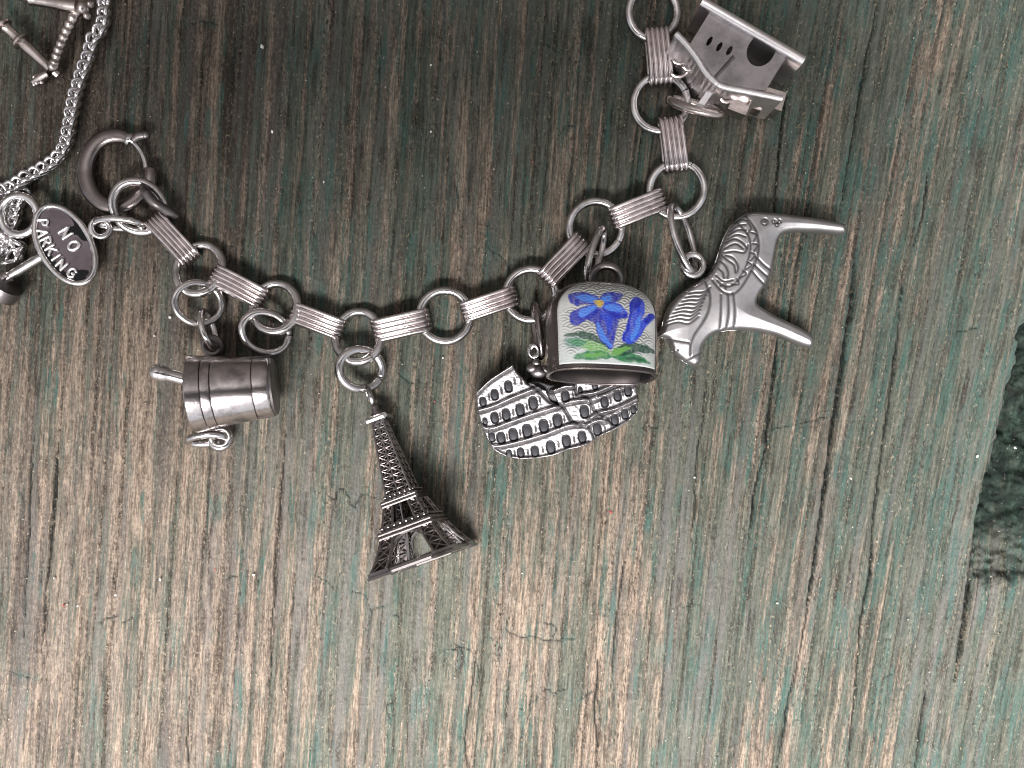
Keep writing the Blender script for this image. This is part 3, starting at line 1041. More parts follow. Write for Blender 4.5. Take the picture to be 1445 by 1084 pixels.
# ------------------------------------------------------------------ lattice tower
def make_tower():
    t = thing("tower_charm", pp(580, 720, 0), "dark silver lattice tower charm lying with its four feet towards the bottom", "charm")
    HB = 56.5                                        # half the base
    front, tip = pp(581, 797, 2 * HB), pp(526, 566, 17)
    B0 = front - Vector((0, 0, HB))
    for _ in range(4):
        A = (tip - B0).normalized()                              # base to tip
        Zp = (Vector((0, 0, 1)) - A * A.z).normalized()
        Xp = A.cross(Zp)
        rl = R_(9)
        Zr = Zp * math.cos(rl) - Xp * math.sin(rl)
        Xr = Xp * math.cos(rl) + Zp * math.sin(rl)
        B0 = front - Zr * HB
    L = (tip - B0).length

    def W(x, y, z):
        return B0 + Xr * x + A * y + Zr * z

    def truss(mbar, mcore, q0, q1, y0, y1, cells, bar=1.7, nx=1, curve=0.0):
        """q: (cx, cz, hx, hz) at both ends"""
        def corner(i, f):
            q = [a + (b - a) * (f if curve == 0 else f ** (1 / (1 + curve))) for a, b in zip(q0, q1)]
            sx, sz = ((-1, 1), (1, 1), (1, -1), (-1, -1))[i]
            return W(q[0] + sx * q[2], y0 + (y1 - y0) * f, q[1] + sz * q[3])
        fs = np.linspace(0, 1, cells + 1)
        for i in range(4):
            mbar.tube([corner(i, f) for f in fs], bar * 1.25, 6)
            j = (i + 1) % 4
            for n_ in range(nx):
                def side(f, e):
                    return corner(i, f).lerp(corner(j, f), (n_ + e) / nx)
                if n_ > 0:
                    mbar.tube([side(f, 0) for f in fs], bar * .9, 6)
                for c in range(cells):
                    f0, f1 = fs[c], fs[c + 1]
                    mbar.tube([side(f0, 0), side(f1, 1)], bar * .8, 5)
                    mbar.tube([side(f0, 1), side(f1, 0)], bar * .8, 5)
                    mbar.tube([side(f0, 0), side(f0, 1)], bar * .8, 5)
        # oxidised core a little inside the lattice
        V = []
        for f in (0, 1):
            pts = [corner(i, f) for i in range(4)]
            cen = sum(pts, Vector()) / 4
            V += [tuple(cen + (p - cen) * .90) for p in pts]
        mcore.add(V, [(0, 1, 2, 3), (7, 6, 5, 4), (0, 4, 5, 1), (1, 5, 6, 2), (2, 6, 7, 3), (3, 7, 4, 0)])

    y1_, y2_, y3_ = .215 * L, .385 * L, .885 * L
    for sx in (-1, 1):
        for sz in (-1, 1):
            mb, mc = MB(), MB()
            truss(mb, mc, (sx * (HB - 11), sz * (HB - 11), 11, 11), (sx * 27, sz * 27, 8.5, 8.5), 6, y1_ - 3, 3, 1.7, 1, .25)
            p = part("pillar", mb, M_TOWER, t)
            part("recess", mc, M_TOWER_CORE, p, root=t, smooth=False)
            mb = MB()
            mb.box(W(sx * (HB - 11), 3.5, sz * (HB - 11)), Xr * 14.5, A * 3.5, Zr * 14.5)
            mb.box(W(sx * (HB - 11), 0, sz * (HB - 11)), Xr * 16, A * 1.8, Zr * 16)
            part("foot", mb, M_TOWER, t, smooth=False)
            mb, mc = MB(), MB()
            truss(mb, mc, (sx * 25, sz * 25, 8, 8), (sx * 17, sz * 17, 6, 6), y1_ + 5, y2_ - 3, 3, 1.5)
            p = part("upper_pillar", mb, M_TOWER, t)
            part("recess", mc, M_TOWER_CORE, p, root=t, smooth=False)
    # base bars between the feet and arches under the first deck
    for k in range(4):
        rot = [(1, 0), (0, 1), (-1, 0), (0, -1)][k]
        def S(x, y, z):
            return W(x * rot[0] + z * rot[1], y, z * rot[0] - x * rot[1])
        mb = MB()
        mb.tube([S(-34, 3, HB - 4), S(34, 3, HB - 4)], 4.6, 8)
        part("base_bar", mb, M_TOWER, t)
        mb = MB()
        pts = [S(31 * math.cos(a), 8 + 37 * math.sin(a), HB - 8 - 17 * math.sin(a)) for a in np.linspace(0, math.pi, 24)]
        mb.tube(pts, 2.6, 8)
        part("arch", mb, M_TOWER, t)
    # decks
    for y, hw, th, nb in ((y1_, 38, 4.0, 8), (y2_, 25, 3.4, 6)):
        mb = MB()
        mb.box(W(0, y, 0), Xr * hw, A * th, Zr * hw)
        mb.box(W(0, y + th + 3.4, 0), Xr * (hw - 4), A * 3.2, Zr * (hw - 4))
        for (q0, q1) in (((-1, 1), (1, 1)), ((1, 1), (1, -1)), ((1, -1), (-1, -1)), ((-1, -1), (-1, 1))):
            mb.tube([W(q0[0] * hw, y - th, q0[1] * hw), W(q1[0] * hw, y - th, q1[1] * hw)], 2.7, 8)
            mb.tube([W(q0[0] * hw, y + th * .3, q0[1] * hw), W(q1[0] * hw, y + th * .3, q1[1] * hw)], 2.2, 8)
            for i in range(nb):
                f = (i + .5) / nb
                a = (q0[0] * (1 - f) + q1[0] * f) * (hw - 3)
                b = (q0[1] * (1 - f) + q1[1] * f) * (hw - 3)
                mb.ball(W(a, y + th + 4, b), 2.5 if y == y1_ else 2.1, 8, 6)
        part("deck", mb, M_TOWER, t, sharp=30)
    mb, mc = MB(), MB()
    truss(mb, mc, (0, 0, 18.5, 18.5), (0, 0, 8, 8), y2_ + 5, y3_ - 4, 11, 1.4, 2)
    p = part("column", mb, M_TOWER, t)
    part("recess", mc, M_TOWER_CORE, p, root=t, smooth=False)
    mb = MB()
    mb.box(W(0, y3_, 0), Xr * 12.5, A * 3.6, Zr * 12.5)
    for (q0, q1) in (((-1, 1), (1, 1)), ((1, 1), (1, -1)), ((1, -1), (-1, -1)), ((-1, -1), (-1, 1))):
        mb.tube([W(q0[0] * 12.5, y3_, q0[1] * 12.5), W(q1[0] * 12.5, y3_, q1[1] * 12.5)], 4.4, 10)
    part("top_deck", mb, M_BRIGHT, t, sharp=30)
    mb = MB()
    mb.lathe([(0, 8.5), (.35, 8), (.5, 5.5), (.8, 5), (1, 4), (1, .1)], W(0, y3_ + 3, 0), W(0, y3_ + 22, 0), 16)
    part("lantern", mb, M_DARK, t)
    mb = MB()
    c = W(-1, y3_ + 33, 4)
    mb.tube(ring_pts(c, A * 13, Xr * 5 + Zr * 11, 30), 3.8, 10, closed=True)
    part("eyelet", mb, M_RING, t)


make_tower()


# ------------------------------------------------------------------ amphitheatre
def cz(zx, zy):
    return (640 + .2768 * zx, 360 + .2768 * zy)


def make_amphitheatre():
    t = thing("amphitheatre_charm", pp(790, 590, 0), "silver ruined amphitheatre charm with rows of dark arches under the bell", "charm")
    out = [(112, 705, 1), (180, 640), (240, 598), (302, 560, 1), (330, 600), (378, 652, 1), (420, 640), (500, 660, 1), (560, 655), (600, 630), (700, 600), (800, 575), (905, 560, 1), (925, 640), (947, 735, 1),
           (942, 795, 1), (905, 840), (858, 872), (800, 902), (740, 927, 1), (722, 945), (690, 966), (640, 988), (590, 992), (535, 1018), (480, 1030), (400, 1040), (330, 1041), (255, 1024), (196, 990, 1), (165, 935), (140, 870), (118, 790)]
    poly = smooth_poly([(*cz(*p[:2]), *p[2:]) for p in out], 4)
    corn = [[(118, 795), (200, 772), (300, 727), (440, 672)], [(135, 868), (185, 887), (280, 855), (400, 812), (540, 768)], [(168, 962), (225, 976), (350, 948), (480, 908), (580, 870), (660, 862)],
            [(196, 990), (255, 1024), (330, 1041), (400, 1040), (480, 1030), (590, 992), (690, 964)],
            [(115, 702), (180, 640), (302, 562)], [(500, 690), (560, 672), (610, 668)], [(570, 752), (640, 740), (700, 735), (730, 722)], [(640, 712), (720, 700), (800, 668), (905, 632)],
            [(690, 745), (770, 715), (830, 690), (920, 655)], [(700, 830), (740, 805), (830, 782), (945, 728)], [(680, 868), (730, 845), (770, 845)], [(770, 830), (830, 805), (940, 748)], [(740, 927), (800, 902), (900, 845), (942, 795)]]
    corn = [[cz(*p) for p in smooth_poly(c, 4, False)] for c in corn]
    brk = [[(375, 650), (430, 690), (490, 748), (560, 775), (600, 845), (650, 868)], [(612, 660), (625, 705), (690, 730), (715, 790), (760, 820)], [(690, 875), (715, 915), (722, 945)], [(785, 830), (815, 865)]]
    brk = [[cz(*p) for p in b] for b in brk]
    ar = [(150, 748, .8), (210, 712, .9), (280, 670, .95), (160, 848, .6), (210, 830, .95), (268, 814, 1), (340, 790, 1.05), (406, 755, 1.1), (195, 930, .8), (243, 934, 1), (305, 918, 1.1), (376, 898, 1.15), (461, 873, 1.15), (531, 845, 1.15),
          (283, 1016, .7), (343, 1010, .85), (416, 1003, .95), (497, 982, 1.1), (577, 950, 1.05), (657, 928, 1.0), (570, 720, 1), (668, 798, 1.1), (735, 890, 1.05), (770, 748, .95), (836, 716, .95), (889, 690, .95), (824, 840, .95), (876, 810, .9), (920, 786, .75),
          (720, 664, .7), (645, 688, .55)]
    AR = [(*cz(x, y), s) for x, y, s in ar]
    cols = [(182, 722), (245, 688), (312, 640), (345, 640), (238, 820), (305, 800), (374, 772), (440, 735), (180, 905), (222, 935), (273, 926), (340, 905), (420, 885), (496, 860), (565, 832), (312, 1012), (380, 1006), (456, 992), (537, 965), (617, 940),
            (610, 715), (800, 735), (862, 700), (850, 822), (898, 795), (700, 790), (775, 885)]
    CO = [cz(x, y) for x, y in cols]
    tl = R_(14)
    nz = Noise(44)

    def arch_d(X, Y, a):
        x0, y0, s = a
        dx, dy = X - x0, Y - y0
        ex, ey = dx * math.cos(tl) - dy * math.sin(tl) * .6, dx * math.sin(tl) * .5 + dy
        return np.sqrt((np.abs(ex) / (5.2 * s)) ** 2.6 + (np.abs(ey) / (8.2 * s)) ** 2.6)

    def hf(X, Y, s):
        base = 26 + .14 * (648 - Y) + 6 * (1 - ((X - 785) / 120) ** 2)
        e = np.minimum(s / 3.5, 1)
        z = base - 5.0 * (1 - np.sqrt(np.maximum(1 - (1 - e) ** 2, 0)))
        pat = np.zeros_like(X)
        cd = np.full(X.shape, 99.0)
        for c in corn:
            d, _ = seg_dist(X, Y, c)
            cd = np.minimum(cd, d)
        z = z - 2.2 + 4.2 * np.exp(-(cd / 2.3) ** 2)
        ln = np.exp(-((cd - 3.9) / 1.35) ** 2)
        z = z - 1.8 * ln
        pat = np.maximum(pat, .9 * ln)
        for a in AR:
            d = arch_d(X, Y, a)
            z = z - 4.5 * sstep(1.25, .85, d)
            pat = np.maximum(pat, sstep(1.2, .95, d))
        for c in CO:
            d = np.sqrt(((X - c[0] - .12 * (Y - c[1])) / 1.0) ** 2 + ((Y - c[1]) / 5.5) ** 2)
            z = z - 1.5 * sstep(1.3, .6, d)
            pat = np.maximum(pat, .8 * sstep(1.3, .7, d))
        for b in brk:
            d, _ = seg_dist(X, Y, b)
            z = z - 3.2 * np.exp(-(d / 2.0) ** 2)
            pat = np.maximum(pat, .9 * np.exp(-(d / 2.5) ** 2))
        ZX, ZY = (X - 640) / .2768, (Y - 360) / .2768
        inn = inside(ZX, ZY, [(372, 640), (430, 672), (470, 692), (492, 745), (540, 768), (505, 690), (560, 668), (560, 640), (372, 630)])
        z = np.where(inn, z - 9, z)
        pat = np.where(inn, .85, pat)
        z = z + .5 * (nz(X / 3, Y / 3) - .5)
        pat = pat + .30 * sstep(.35, .75, nz.fbm(X / 9, Y / 6, 3))
        pat = .88 * np.clip(pat * (.75 + .5 * nz(X / 5, Y / 5)), 0, 1)
        return z, np.maximum(base - 30, 3.0), pat
    mb, p = relief(poly, .8, hf)
    zr = float(mb.verts()[:len(p) // 2, 2].mean())
    part("facade", mb, M_CAST, t, attrs={"patina": p}, sharp=None)
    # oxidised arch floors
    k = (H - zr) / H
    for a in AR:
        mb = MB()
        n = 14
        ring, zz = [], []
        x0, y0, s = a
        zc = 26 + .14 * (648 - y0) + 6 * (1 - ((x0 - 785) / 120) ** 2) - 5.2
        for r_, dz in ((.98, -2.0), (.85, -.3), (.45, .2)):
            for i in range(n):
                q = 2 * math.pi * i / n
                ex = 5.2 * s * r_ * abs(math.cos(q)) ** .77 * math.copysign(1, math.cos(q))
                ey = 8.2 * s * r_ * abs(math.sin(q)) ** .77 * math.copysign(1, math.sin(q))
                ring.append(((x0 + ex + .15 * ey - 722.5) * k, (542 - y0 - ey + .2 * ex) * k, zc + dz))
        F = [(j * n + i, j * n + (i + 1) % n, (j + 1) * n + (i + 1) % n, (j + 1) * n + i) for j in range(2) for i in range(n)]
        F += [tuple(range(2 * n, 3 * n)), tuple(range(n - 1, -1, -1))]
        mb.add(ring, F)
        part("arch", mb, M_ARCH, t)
    mb = MB()
    flat_ring(mb, 753.5, 496, 40, 10, 11.5, 3.3, 10, 90)
    part("eyelet", mb, M_BRIGHT, t)
    mb = MB()
    for x, y, r_ in ((752, 520, 9), (760, 525, 11), (768, 522, 8), (757, 512, 6)):
        mb.ball(pp(x, y, 42), r_, 14, 10, (1.1, .8, .7))
    part("rubble", mb, M_DARK, t)


make_amphitheatre()


# ------------------------------------------------------------------ bell
def make_bell():
    t = thing("bell_charm", pp(848, 475, 0), "silver bell charm with blue flowers painted on white enamel", "charm")
    # axis: crown to mouth; the mouth is tipped up a little towards the eye
    C = pp(848, 401, 70)
    ax = (pp(849, 532, 96) - C)
    L = ax.length
    A = ax.normalized()
    Zp = (Vector((0.17, 0, 1)) - A * A.dot(Vector((0.17, 0, 1)))).normalized()
    Xp = Zp.cross(A) * -1
    if Xp.x < 0:
        Xp = -Xp
    hw0, hd0 = 73.5, 43.0

    def prof(tt, e=2.5, top=.42):
        q = np.clip(1 - tt / top, 0, 1)
        return (1 - q ** e) ** (1 / e)

    def half(tt):
        f = prof(tt)
        return hw0 * f * (1 - .08 * max(0, tt - .45)), hd0 * f * (1 + .05 * tt)

    def pt(tt, a, inset=0.0):
        hw, hd = half(tt)
        hw, hd = max(hw - inset, .05), max(hd - inset, .05)
        e = 2 / 2.7
        c, s_ = math.cos(a), math.sin(a)
        return C + A * (tt * L) + Xp * (hw * abs(c) ** e * math.copysign(1, c)) + Zp * (hd * abs(s_) ** e * math.copysign(1, s_))
    mb = MB()
    n = 96
    ts = [0, .004, .015, .035, .07, .12, .18, .25, .33, .42, .55, .7, .85, .93, .955, .97, .985, 1.0]
    ex = [0] * 13 + [0, -.3, -.6, -.6, 0]
    rows = [(q, e_) for q, e_ in zip(ts, ex)] + [(1.0, 2.0), (.985, 4.5), (.9, 5.5), (.6, 5.5), (.3, 6), (.12, 8)]
    V = [tuple(pt(q, 2 * math.pi * i / n, e_)) for q, e_ in rows for i in range(n)]
    F = [(j * n + i, j * n + (i + 1) % n, (j + 1) * n + (i + 1) % n, (j + 1) * n + i) for j in range(len(rows) - 1) for i in range(n)]
    F.append(tuple(range((len(rows) - 1) * n, len(rows) * n)))
    mb.add(V, F)
    nb = 18 * n
    body, inner = MB(), MB()
    V = np.array(V)
    body.add(V, [f for f in F if max(f) < nb + n])
    inner.add(V, [f for f in F if max(f) >= nb + n])
    part("bell_body", body, M_BELL, t, sharp=50)
    rim = MB()
    rim.tube([pt(.995, 2 * math.pi * i / n, -.4) for i in range(n)], 2.0, 8, closed=True)
    part("rim", rim, M_CLASP, t)
    part("bell_inside", inner, M_PATINA_SHADE, t, sharp=50)  # near-black colour stands in for the shade deep inside the bell
    # enamel panel on the front
    nu, nv = 260, 230
    t0, t1 = .035, .95
    us = np.linspace(-1, 1, nu)
    vsn = np.linspace(0, 1, nv)
    Uu, Vv = np.meshgrid(us, vsn)
    TT = t0 + (t1 - t0) * Vv
    q = np.clip(1 - Vv / .42, 0, 1)
    wp = np.maximum(67.5 * (1 - q ** 2.3) ** (1 / 2.3), 16) * (1 - .055 * Vv)
    x = Uu * wp
    f = (1 - np.clip(1 - TT / .42, 0, 1) ** 2.5) ** (1 / 2.5)
    hw = hw0 * f * (1 - .08 * np.maximum(0, TT - .45))
    hd = hd0 * f * (1 + .05 * TT)
    zz = hd * np.maximum(1 - np.minimum(np.abs(x) / hw, .995) ** 2.7, 0) ** (1 / 2.7) + 1.6
    edge = np.minimum(np.minimum((1 - np.abs(Uu)) * wp, Vv * L * (t1 - t0)), (1 - Vv) * L * (t1 - t0))
    zz = zz - 2.6 * np.clip(1 - edge / 2.0, 0, 1) ** 2
    Vx = np.array(C)[None, None] + TT[..., None] * L * np.array(A) + x[..., None] * np.array(Xp) + zz[..., None] * np.array(Zp)
    # picture coordinates of the painting
    zx = 770 + x / .2768 * .985
    zy = 165 + (TT - .06) / .87 * 425
    col = np.empty(zx.shape + (3,))
    nz, nz2 = Noise(91), Noise(92)
    col[:] = (.53, .54, .53)
    # engine turning under the clear enamel: fans of fine waves, their glints put into the colour
    row = np.floor(zy / 34)
    cxs = (np.round(zx / 62 - .5 * (row % 2)) + .5 * (row % 2)) * 62
    eng = .5 + .5 * np.sin(np.hypot(zx - cxs, (zy - row * 34 - 40) * 1.15) / 2.6 + row)
    vein = sstep(.35, .95, eng)
    cover = sstep(30, 110, np.minimum(np.minimum(zx - 520, 1030 - zx), 600 - zy) + 60 * (nz(zx / 50, zy / 50) - .5))
    col *= (1 - .45 * (1 - vein) * cover)[..., None]
    col[..., 0] *= 1 - .05 * sstep(400, 560, zy)
    mask = np.zeros_like(zx)
    X2 = zx + 9 * (nz(zx / 22, zy / 22) - .5)
    Y2 = zy + 9 * (nz2(zx / 22, zy / 22) - .5)

    def dab(pts, c, soft=4.0, amt=1.0, streak=.28):
        P = smooth_poly(pts, 5)
        d, _ = seg_dist(X2, Y2, P, True)
        s_ = np.where(inside(X2, Y2, P), d, -d)
        m_ = sstep(-soft, soft, s_) * amt * (1 - streak * nz(zx / 9, zy / 26))
        np.maximum(mask, m_, out=mask)
        col[:] = col * (1 - m_[..., None]) + np.array(c) * m_[..., None]
    DB, MBL, LB, YE = (.006, .016, .33), (.012, .050, .55), (.07, .22, .72), (.55, .38, .03)
    DG, MG, LG, TG = (.003, .050, .030), (.012, .16, .050), (.14, .36, .075), (.006, .14, .115)
    # leaves
    dab([(575, 480), (650, 478), (720, 500), (765, 540), (700, 548), (630, 520)], LG, 6, .85)
    dab([(600, 575), (640, 545), (720, 535), (790, 560), (700, 580)], MG, 5)
    dab([(775, 560), (840, 535), (905, 545), (965, 575), (880, 582), (800, 580)], MG, 5)
    dab([(560, 455), (612, 440), (690, 452), (735, 485), (765, 525), (700, 492), (625, 468)], DG, 4)
    dab([(565, 470), (620, 470), (660, 490), (620, 520), (575, 505)], TG, 8, .7)
    dab([(770, 540), (820, 495), (890, 480), (985, 502), (992, 520), (900, 528), (820, 552)], DG, 4)
    dab([(770, 530), (820, 512), (870, 508), (820, 540), (780, 555)], LG, 5, .9)
    dab([(640, 560), (700, 545), (760, 556), (690, 566)], LG, 5, .8)
    dab([(830, 562), (880, 552), (930, 568), (870, 574)], DG, 4, .8)
    # buds
    dab([(868, 268), (903, 240), (937, 268), (932, 330), (905, 410), (882, 482), (822, 478), (848, 380)], MBL, 4)
    dab([(870, 270), (900, 246), (928, 262), (905, 300), (878, 320), (862, 370), (840, 470), (826, 470), (850, 380)], DB, 4)
    dab([(985, 314), (992, 338), (945, 390), (915, 440), (898, 470), (886, 470), (905, 395), (945, 335)], MBL, 4)
    dab([(985, 316), (990, 335), (950, 372), (935, 362), (955, 330)], DB, 4)
    dab([(918, 345), (908, 400), (880, 470), (858, 468), (880, 410), (900, 350)], LB, 5)
    # open flower
    dab([(588, 240), (650, 234), (712, 256), (705, 296), (650, 302), (612, 306), (584, 282)], DB, 4)
    dab([(612, 258), (660, 250), (708, 266), (700, 290), (650, 288)], LB, 5)
    dab([(716, 278), (730, 242), (765, 224), (828, 230), (820, 264), (778, 290), (740, 296)], DB, 4)
    dab([(724, 274), (742, 250), (775, 246), (780, 272), (745, 288)], LB, 5)
    dab([(700, 300), (640, 318), (592, 338), (582, 385), (612, 412), (655, 384), (710, 345)], DB, 4)
    dab([(700, 306), (650, 322), (622, 345), (640, 366), (700, 338)], LB, 5)
    dab([(728, 296), (785, 282), (832, 308), (847, 350), (800, 366), (742, 338)], MBL, 4)
    dab([(740, 300), (790, 296), (825, 318), (790, 332), (748, 322)], LB, 5)
    dab([(790, 345), (845, 340), (842, 362), (800, 366)], DB, 4)
    dab([(655, 372), (712, 318), (760, 330), (806, 352), (795, 440), (772, 520), (745, 512), (708, 452), (690, 398)], DB, 4)
    dab([(700, 400), (718, 402), (742, 450), (772, 510), (752, 512), (716, 458)], LB, 4, .85)
    dab([(720, 330), (760, 345), (780, 380), (768, 440), (745, 400)], MBL, 5, .8)
    dab([(692, 280), (718, 276), (738, 284), (732, 304), (712, 308), (700, 296)], YE, 3)
    i = np.arange(nu * nv).reshape(nv, nu)
    Q = np.stack([i[:-1, :-1], i[1:, :-1], i[1:, 1:], i[:-1, 1:]], -1).reshape(-1, 4).tolist()
    mb = MB()
    mb.add(Vx.reshape(-1, 3), Q)
    eh = (eng * cover * 1.2 * (1 - .8 * mask) + .2 * nz(zx / 6, zy / 6)).ravel()
    part("enamel_panel", mb, M_ENAMEL, t, attrs={"paint": col.reshape(-1, 3), "engine": eh}, sharp=None, label="white enamel panel painted with a blue gentian, buds and green leaves")
    mb = MB()
    flat_ring(mb, 855, 394, 60, 25, 24, 5.5, 18, 90)
    part("hanging_loop", mb, M_DARK, t)


make_bell()


# ------------------------------------------------------------------ horse
def hz(x, y):
    return (900 + .3505 * x, 150 + .3505 * y)


def make_horse():
    t = thing("horse_charm", pp(1040, 400, 0), "grey silver folk horse charm with engraved mane and saddle, lying upside down", "charm")
    out = [(80, 930, 1), (120, 934), (135, 965), (152, 995), (195, 1030, 1), (235, 1049), (262, 1030, 1), (264, 990), (272, 958), (300, 925), (340, 908), (400, 900), (480, 905), (560, 922), (640, 954), (698, 972), (718, 960), (720, 932), (698, 908), (640, 876), (560, 838), (505, 803),
           (488, 785), (498, 755), (522, 720), (546, 660), (560, 585), (575, 528), (612, 507), (700, 506), (770, 511), (828, 515), (843, 503), (842, 482), (830, 468), (740, 451), (640, 437), (540, 426), (470, 424), (425, 438), (370, 488), (338, 560), (318, 625), (290, 672),
           (262, 696), (205, 730), (152, 775), (116, 830), (104, 885)]
    poly = smooth_poly([(*hz(*p[:2]), *p[2:]) for p in out], 4)
    eng = []
    def e(pts, wd=1.25, dp=2.2):
        eng.append((np.array([hz(*p) for p in smooth_poly(pts, 5, False)]), wd * 1.3, dp))
    # mane strands, neck line, bridle
    for k in range(9):
        f = k / 8
        sx, sy = 108 + 92 * f ** 1.2 + 8, 880 - 128 * f
        ln = 128 - 45 * f
        e([(sx, sy), (sx + ln * .35, sy - 12 + 8 * f), (sx + ln * .7, sy - 6), (sx + ln, sy - 34 + 10 * f)], 1.15, 2.0)
    e([(272, 706), (290, 760), (285, 820), (262, 870), (232, 915), (216, 960), (214, 1000)], 1.3, 2.2)
    e([(120, 936), (165, 944), (210, 952)], 1.2, 2)
    e([(196, 1028), (225, 1008), (260, 992)], 1.2, 2.2)
    # girth straps
    e([(334, 758), (335, 830), (334, 892)], 1.2, 2)
    e([(362, 756), (366, 830), (360, 895)], 1.3, 2.2)
    e([(384, 754), (392, 830), (390, 893)], 1.3, 2.2)
    e([(472, 606), (505, 638), (545, 665)], 1.3, 2.2)
    e([(464, 636), (500, 668), (535, 694)], 1.3, 2.2)
    e([(456, 662), (490, 698), (520, 724)], 1.2, 2)
    # saddle border
    e([(432, 444), (470, 500), (484, 560), (476, 612), (450, 672), (410, 735), (372, 756), (335, 742), (300, 700)], 1.3, 2.3)
    e([(400, 470), (440, 520), (450, 570), (440, 625), (415, 680), (380, 720), (345, 722), (318, 700)], 1.2, 2.1)
    for (a, b, c) in (((440, 470), (452, 490), (438, 512)), ((452, 510), (474, 520), (462, 545)), ((458, 555), (480, 560), (464, 585)), ((452, 590), (470, 600), (450, 622)), ((440, 628), (456, 640), (434, 656)), ((422, 662), (434, 676), (408, 690)), ((398, 695), (404, 715), (378, 716)), ((352, 735), (350, 715), (330, 722))):
        e([a, b, c], 1.1, 1.8)
    # saddle leaves
    for L_ in ([(352, 550), (385, 535), (415, 548), (435, 570)], [(350, 572), (390, 555), (420, 575)], [(345, 590), (385, 585), (425, 590), (440, 560)], [(338, 600), (360, 620), (385, 640), (392, 670)], [(330, 622), (350, 640), (362, 668), (360, 690)],
               [(350, 600), (380, 610), (400, 640), (398, 665)], [(322, 650), (340, 668), (345, 690)], [(365, 520), (395, 500), (430, 500)], [(372, 505), (400, 482), (430, 478)], [(390, 470), (410, 458), (440, 462)], [(315, 680), (345, 705), (380, 700)], [(362, 535), (395, 518), (430, 528)]):
        e(L_, 1.2, 2.0)
    dots = [(507, 467, 5.5), (545, 466, 3.0), (556, 478, 3.0), (566, 466, 3.0), (553, 470, 2.2)]
    dots = [(*hz(x, y), r) for x, y, r in dots]
    eye = (*hz(162, 980), 1.6)
    nz = Noise(61)
    def hf(X, Y, s):
        q = np.minimum(s / 7.0, 1)
        # muzzle and face stay flatter
        zm, T = 15.0, 12.0
        prof_ = np.sqrt(np.maximum(1 - (1 - q) ** 2, 0))
        prof_ = prof_ + .45 * (1 - (1 - np.clip(s / 45, 0, 1)) ** 2)
        z = zm + T * prof_
        z = z + .10 * (470 - Y).clip(-60, 200) * .5
        pat = .16 * nz.fbm(X / 14, Y / 14, 3)
        for P, wd, dp in eng:
            lo, hi = P.min(0) - 6, P.max(0) + 6
            m = (X > lo[0]) & (X < hi[0]) & (Y > lo[1]) & (Y < hi[1])
            d, _ = seg_dist(X[m], Y[m], P)
            g = np.exp(-(d / wd) ** 2)
            z[m] -= .6 * dp * g
            pat[m] = np.maximum(pat[m], .95 * np.exp(-(d / (wd * 1.05)) ** 2))
        for x, y, r in dots:
            d = np.hypot(X - x, Y - y)
            g = np.exp(-((d - r * .8) / .9) ** 2)
            z -= 2 * g
            pat = np.maximum(pat, .9 * g)
            if r > 5:
                pat = np.maximum(pat, .8 * sstep(r * .6, r * .4, d))
        d = np.hypot(X - eye[0], Y - eye[1])
        z -= 1.8 * np.exp(-(d / 1.7) ** 2)
        pat = np.maximum(pat, .9 * np.exp(-(d / 1.7) ** 2))
        return z, zm + .05 * (470 - Y).clip(-60, 200) - T * np.minimum(prof_, 1) * .95, np.clip(pat, 0, 1)
    mb, p = relief(poly, .85, hf)
    part("horse_body", mb, M_HORSE, t, attrs={"patina": p}, sharp=None)
    mb = MB()
    flat_ring(mb, 978, 374, 24, 20, 20, 5.0, 8, 200)
    part("eyelet", mb, M_RING, t)


make_horse()


# ------------------------------------------------------------------ house
def hs_(x, y):
    return (860 + .2076 * x, .2076 * y)


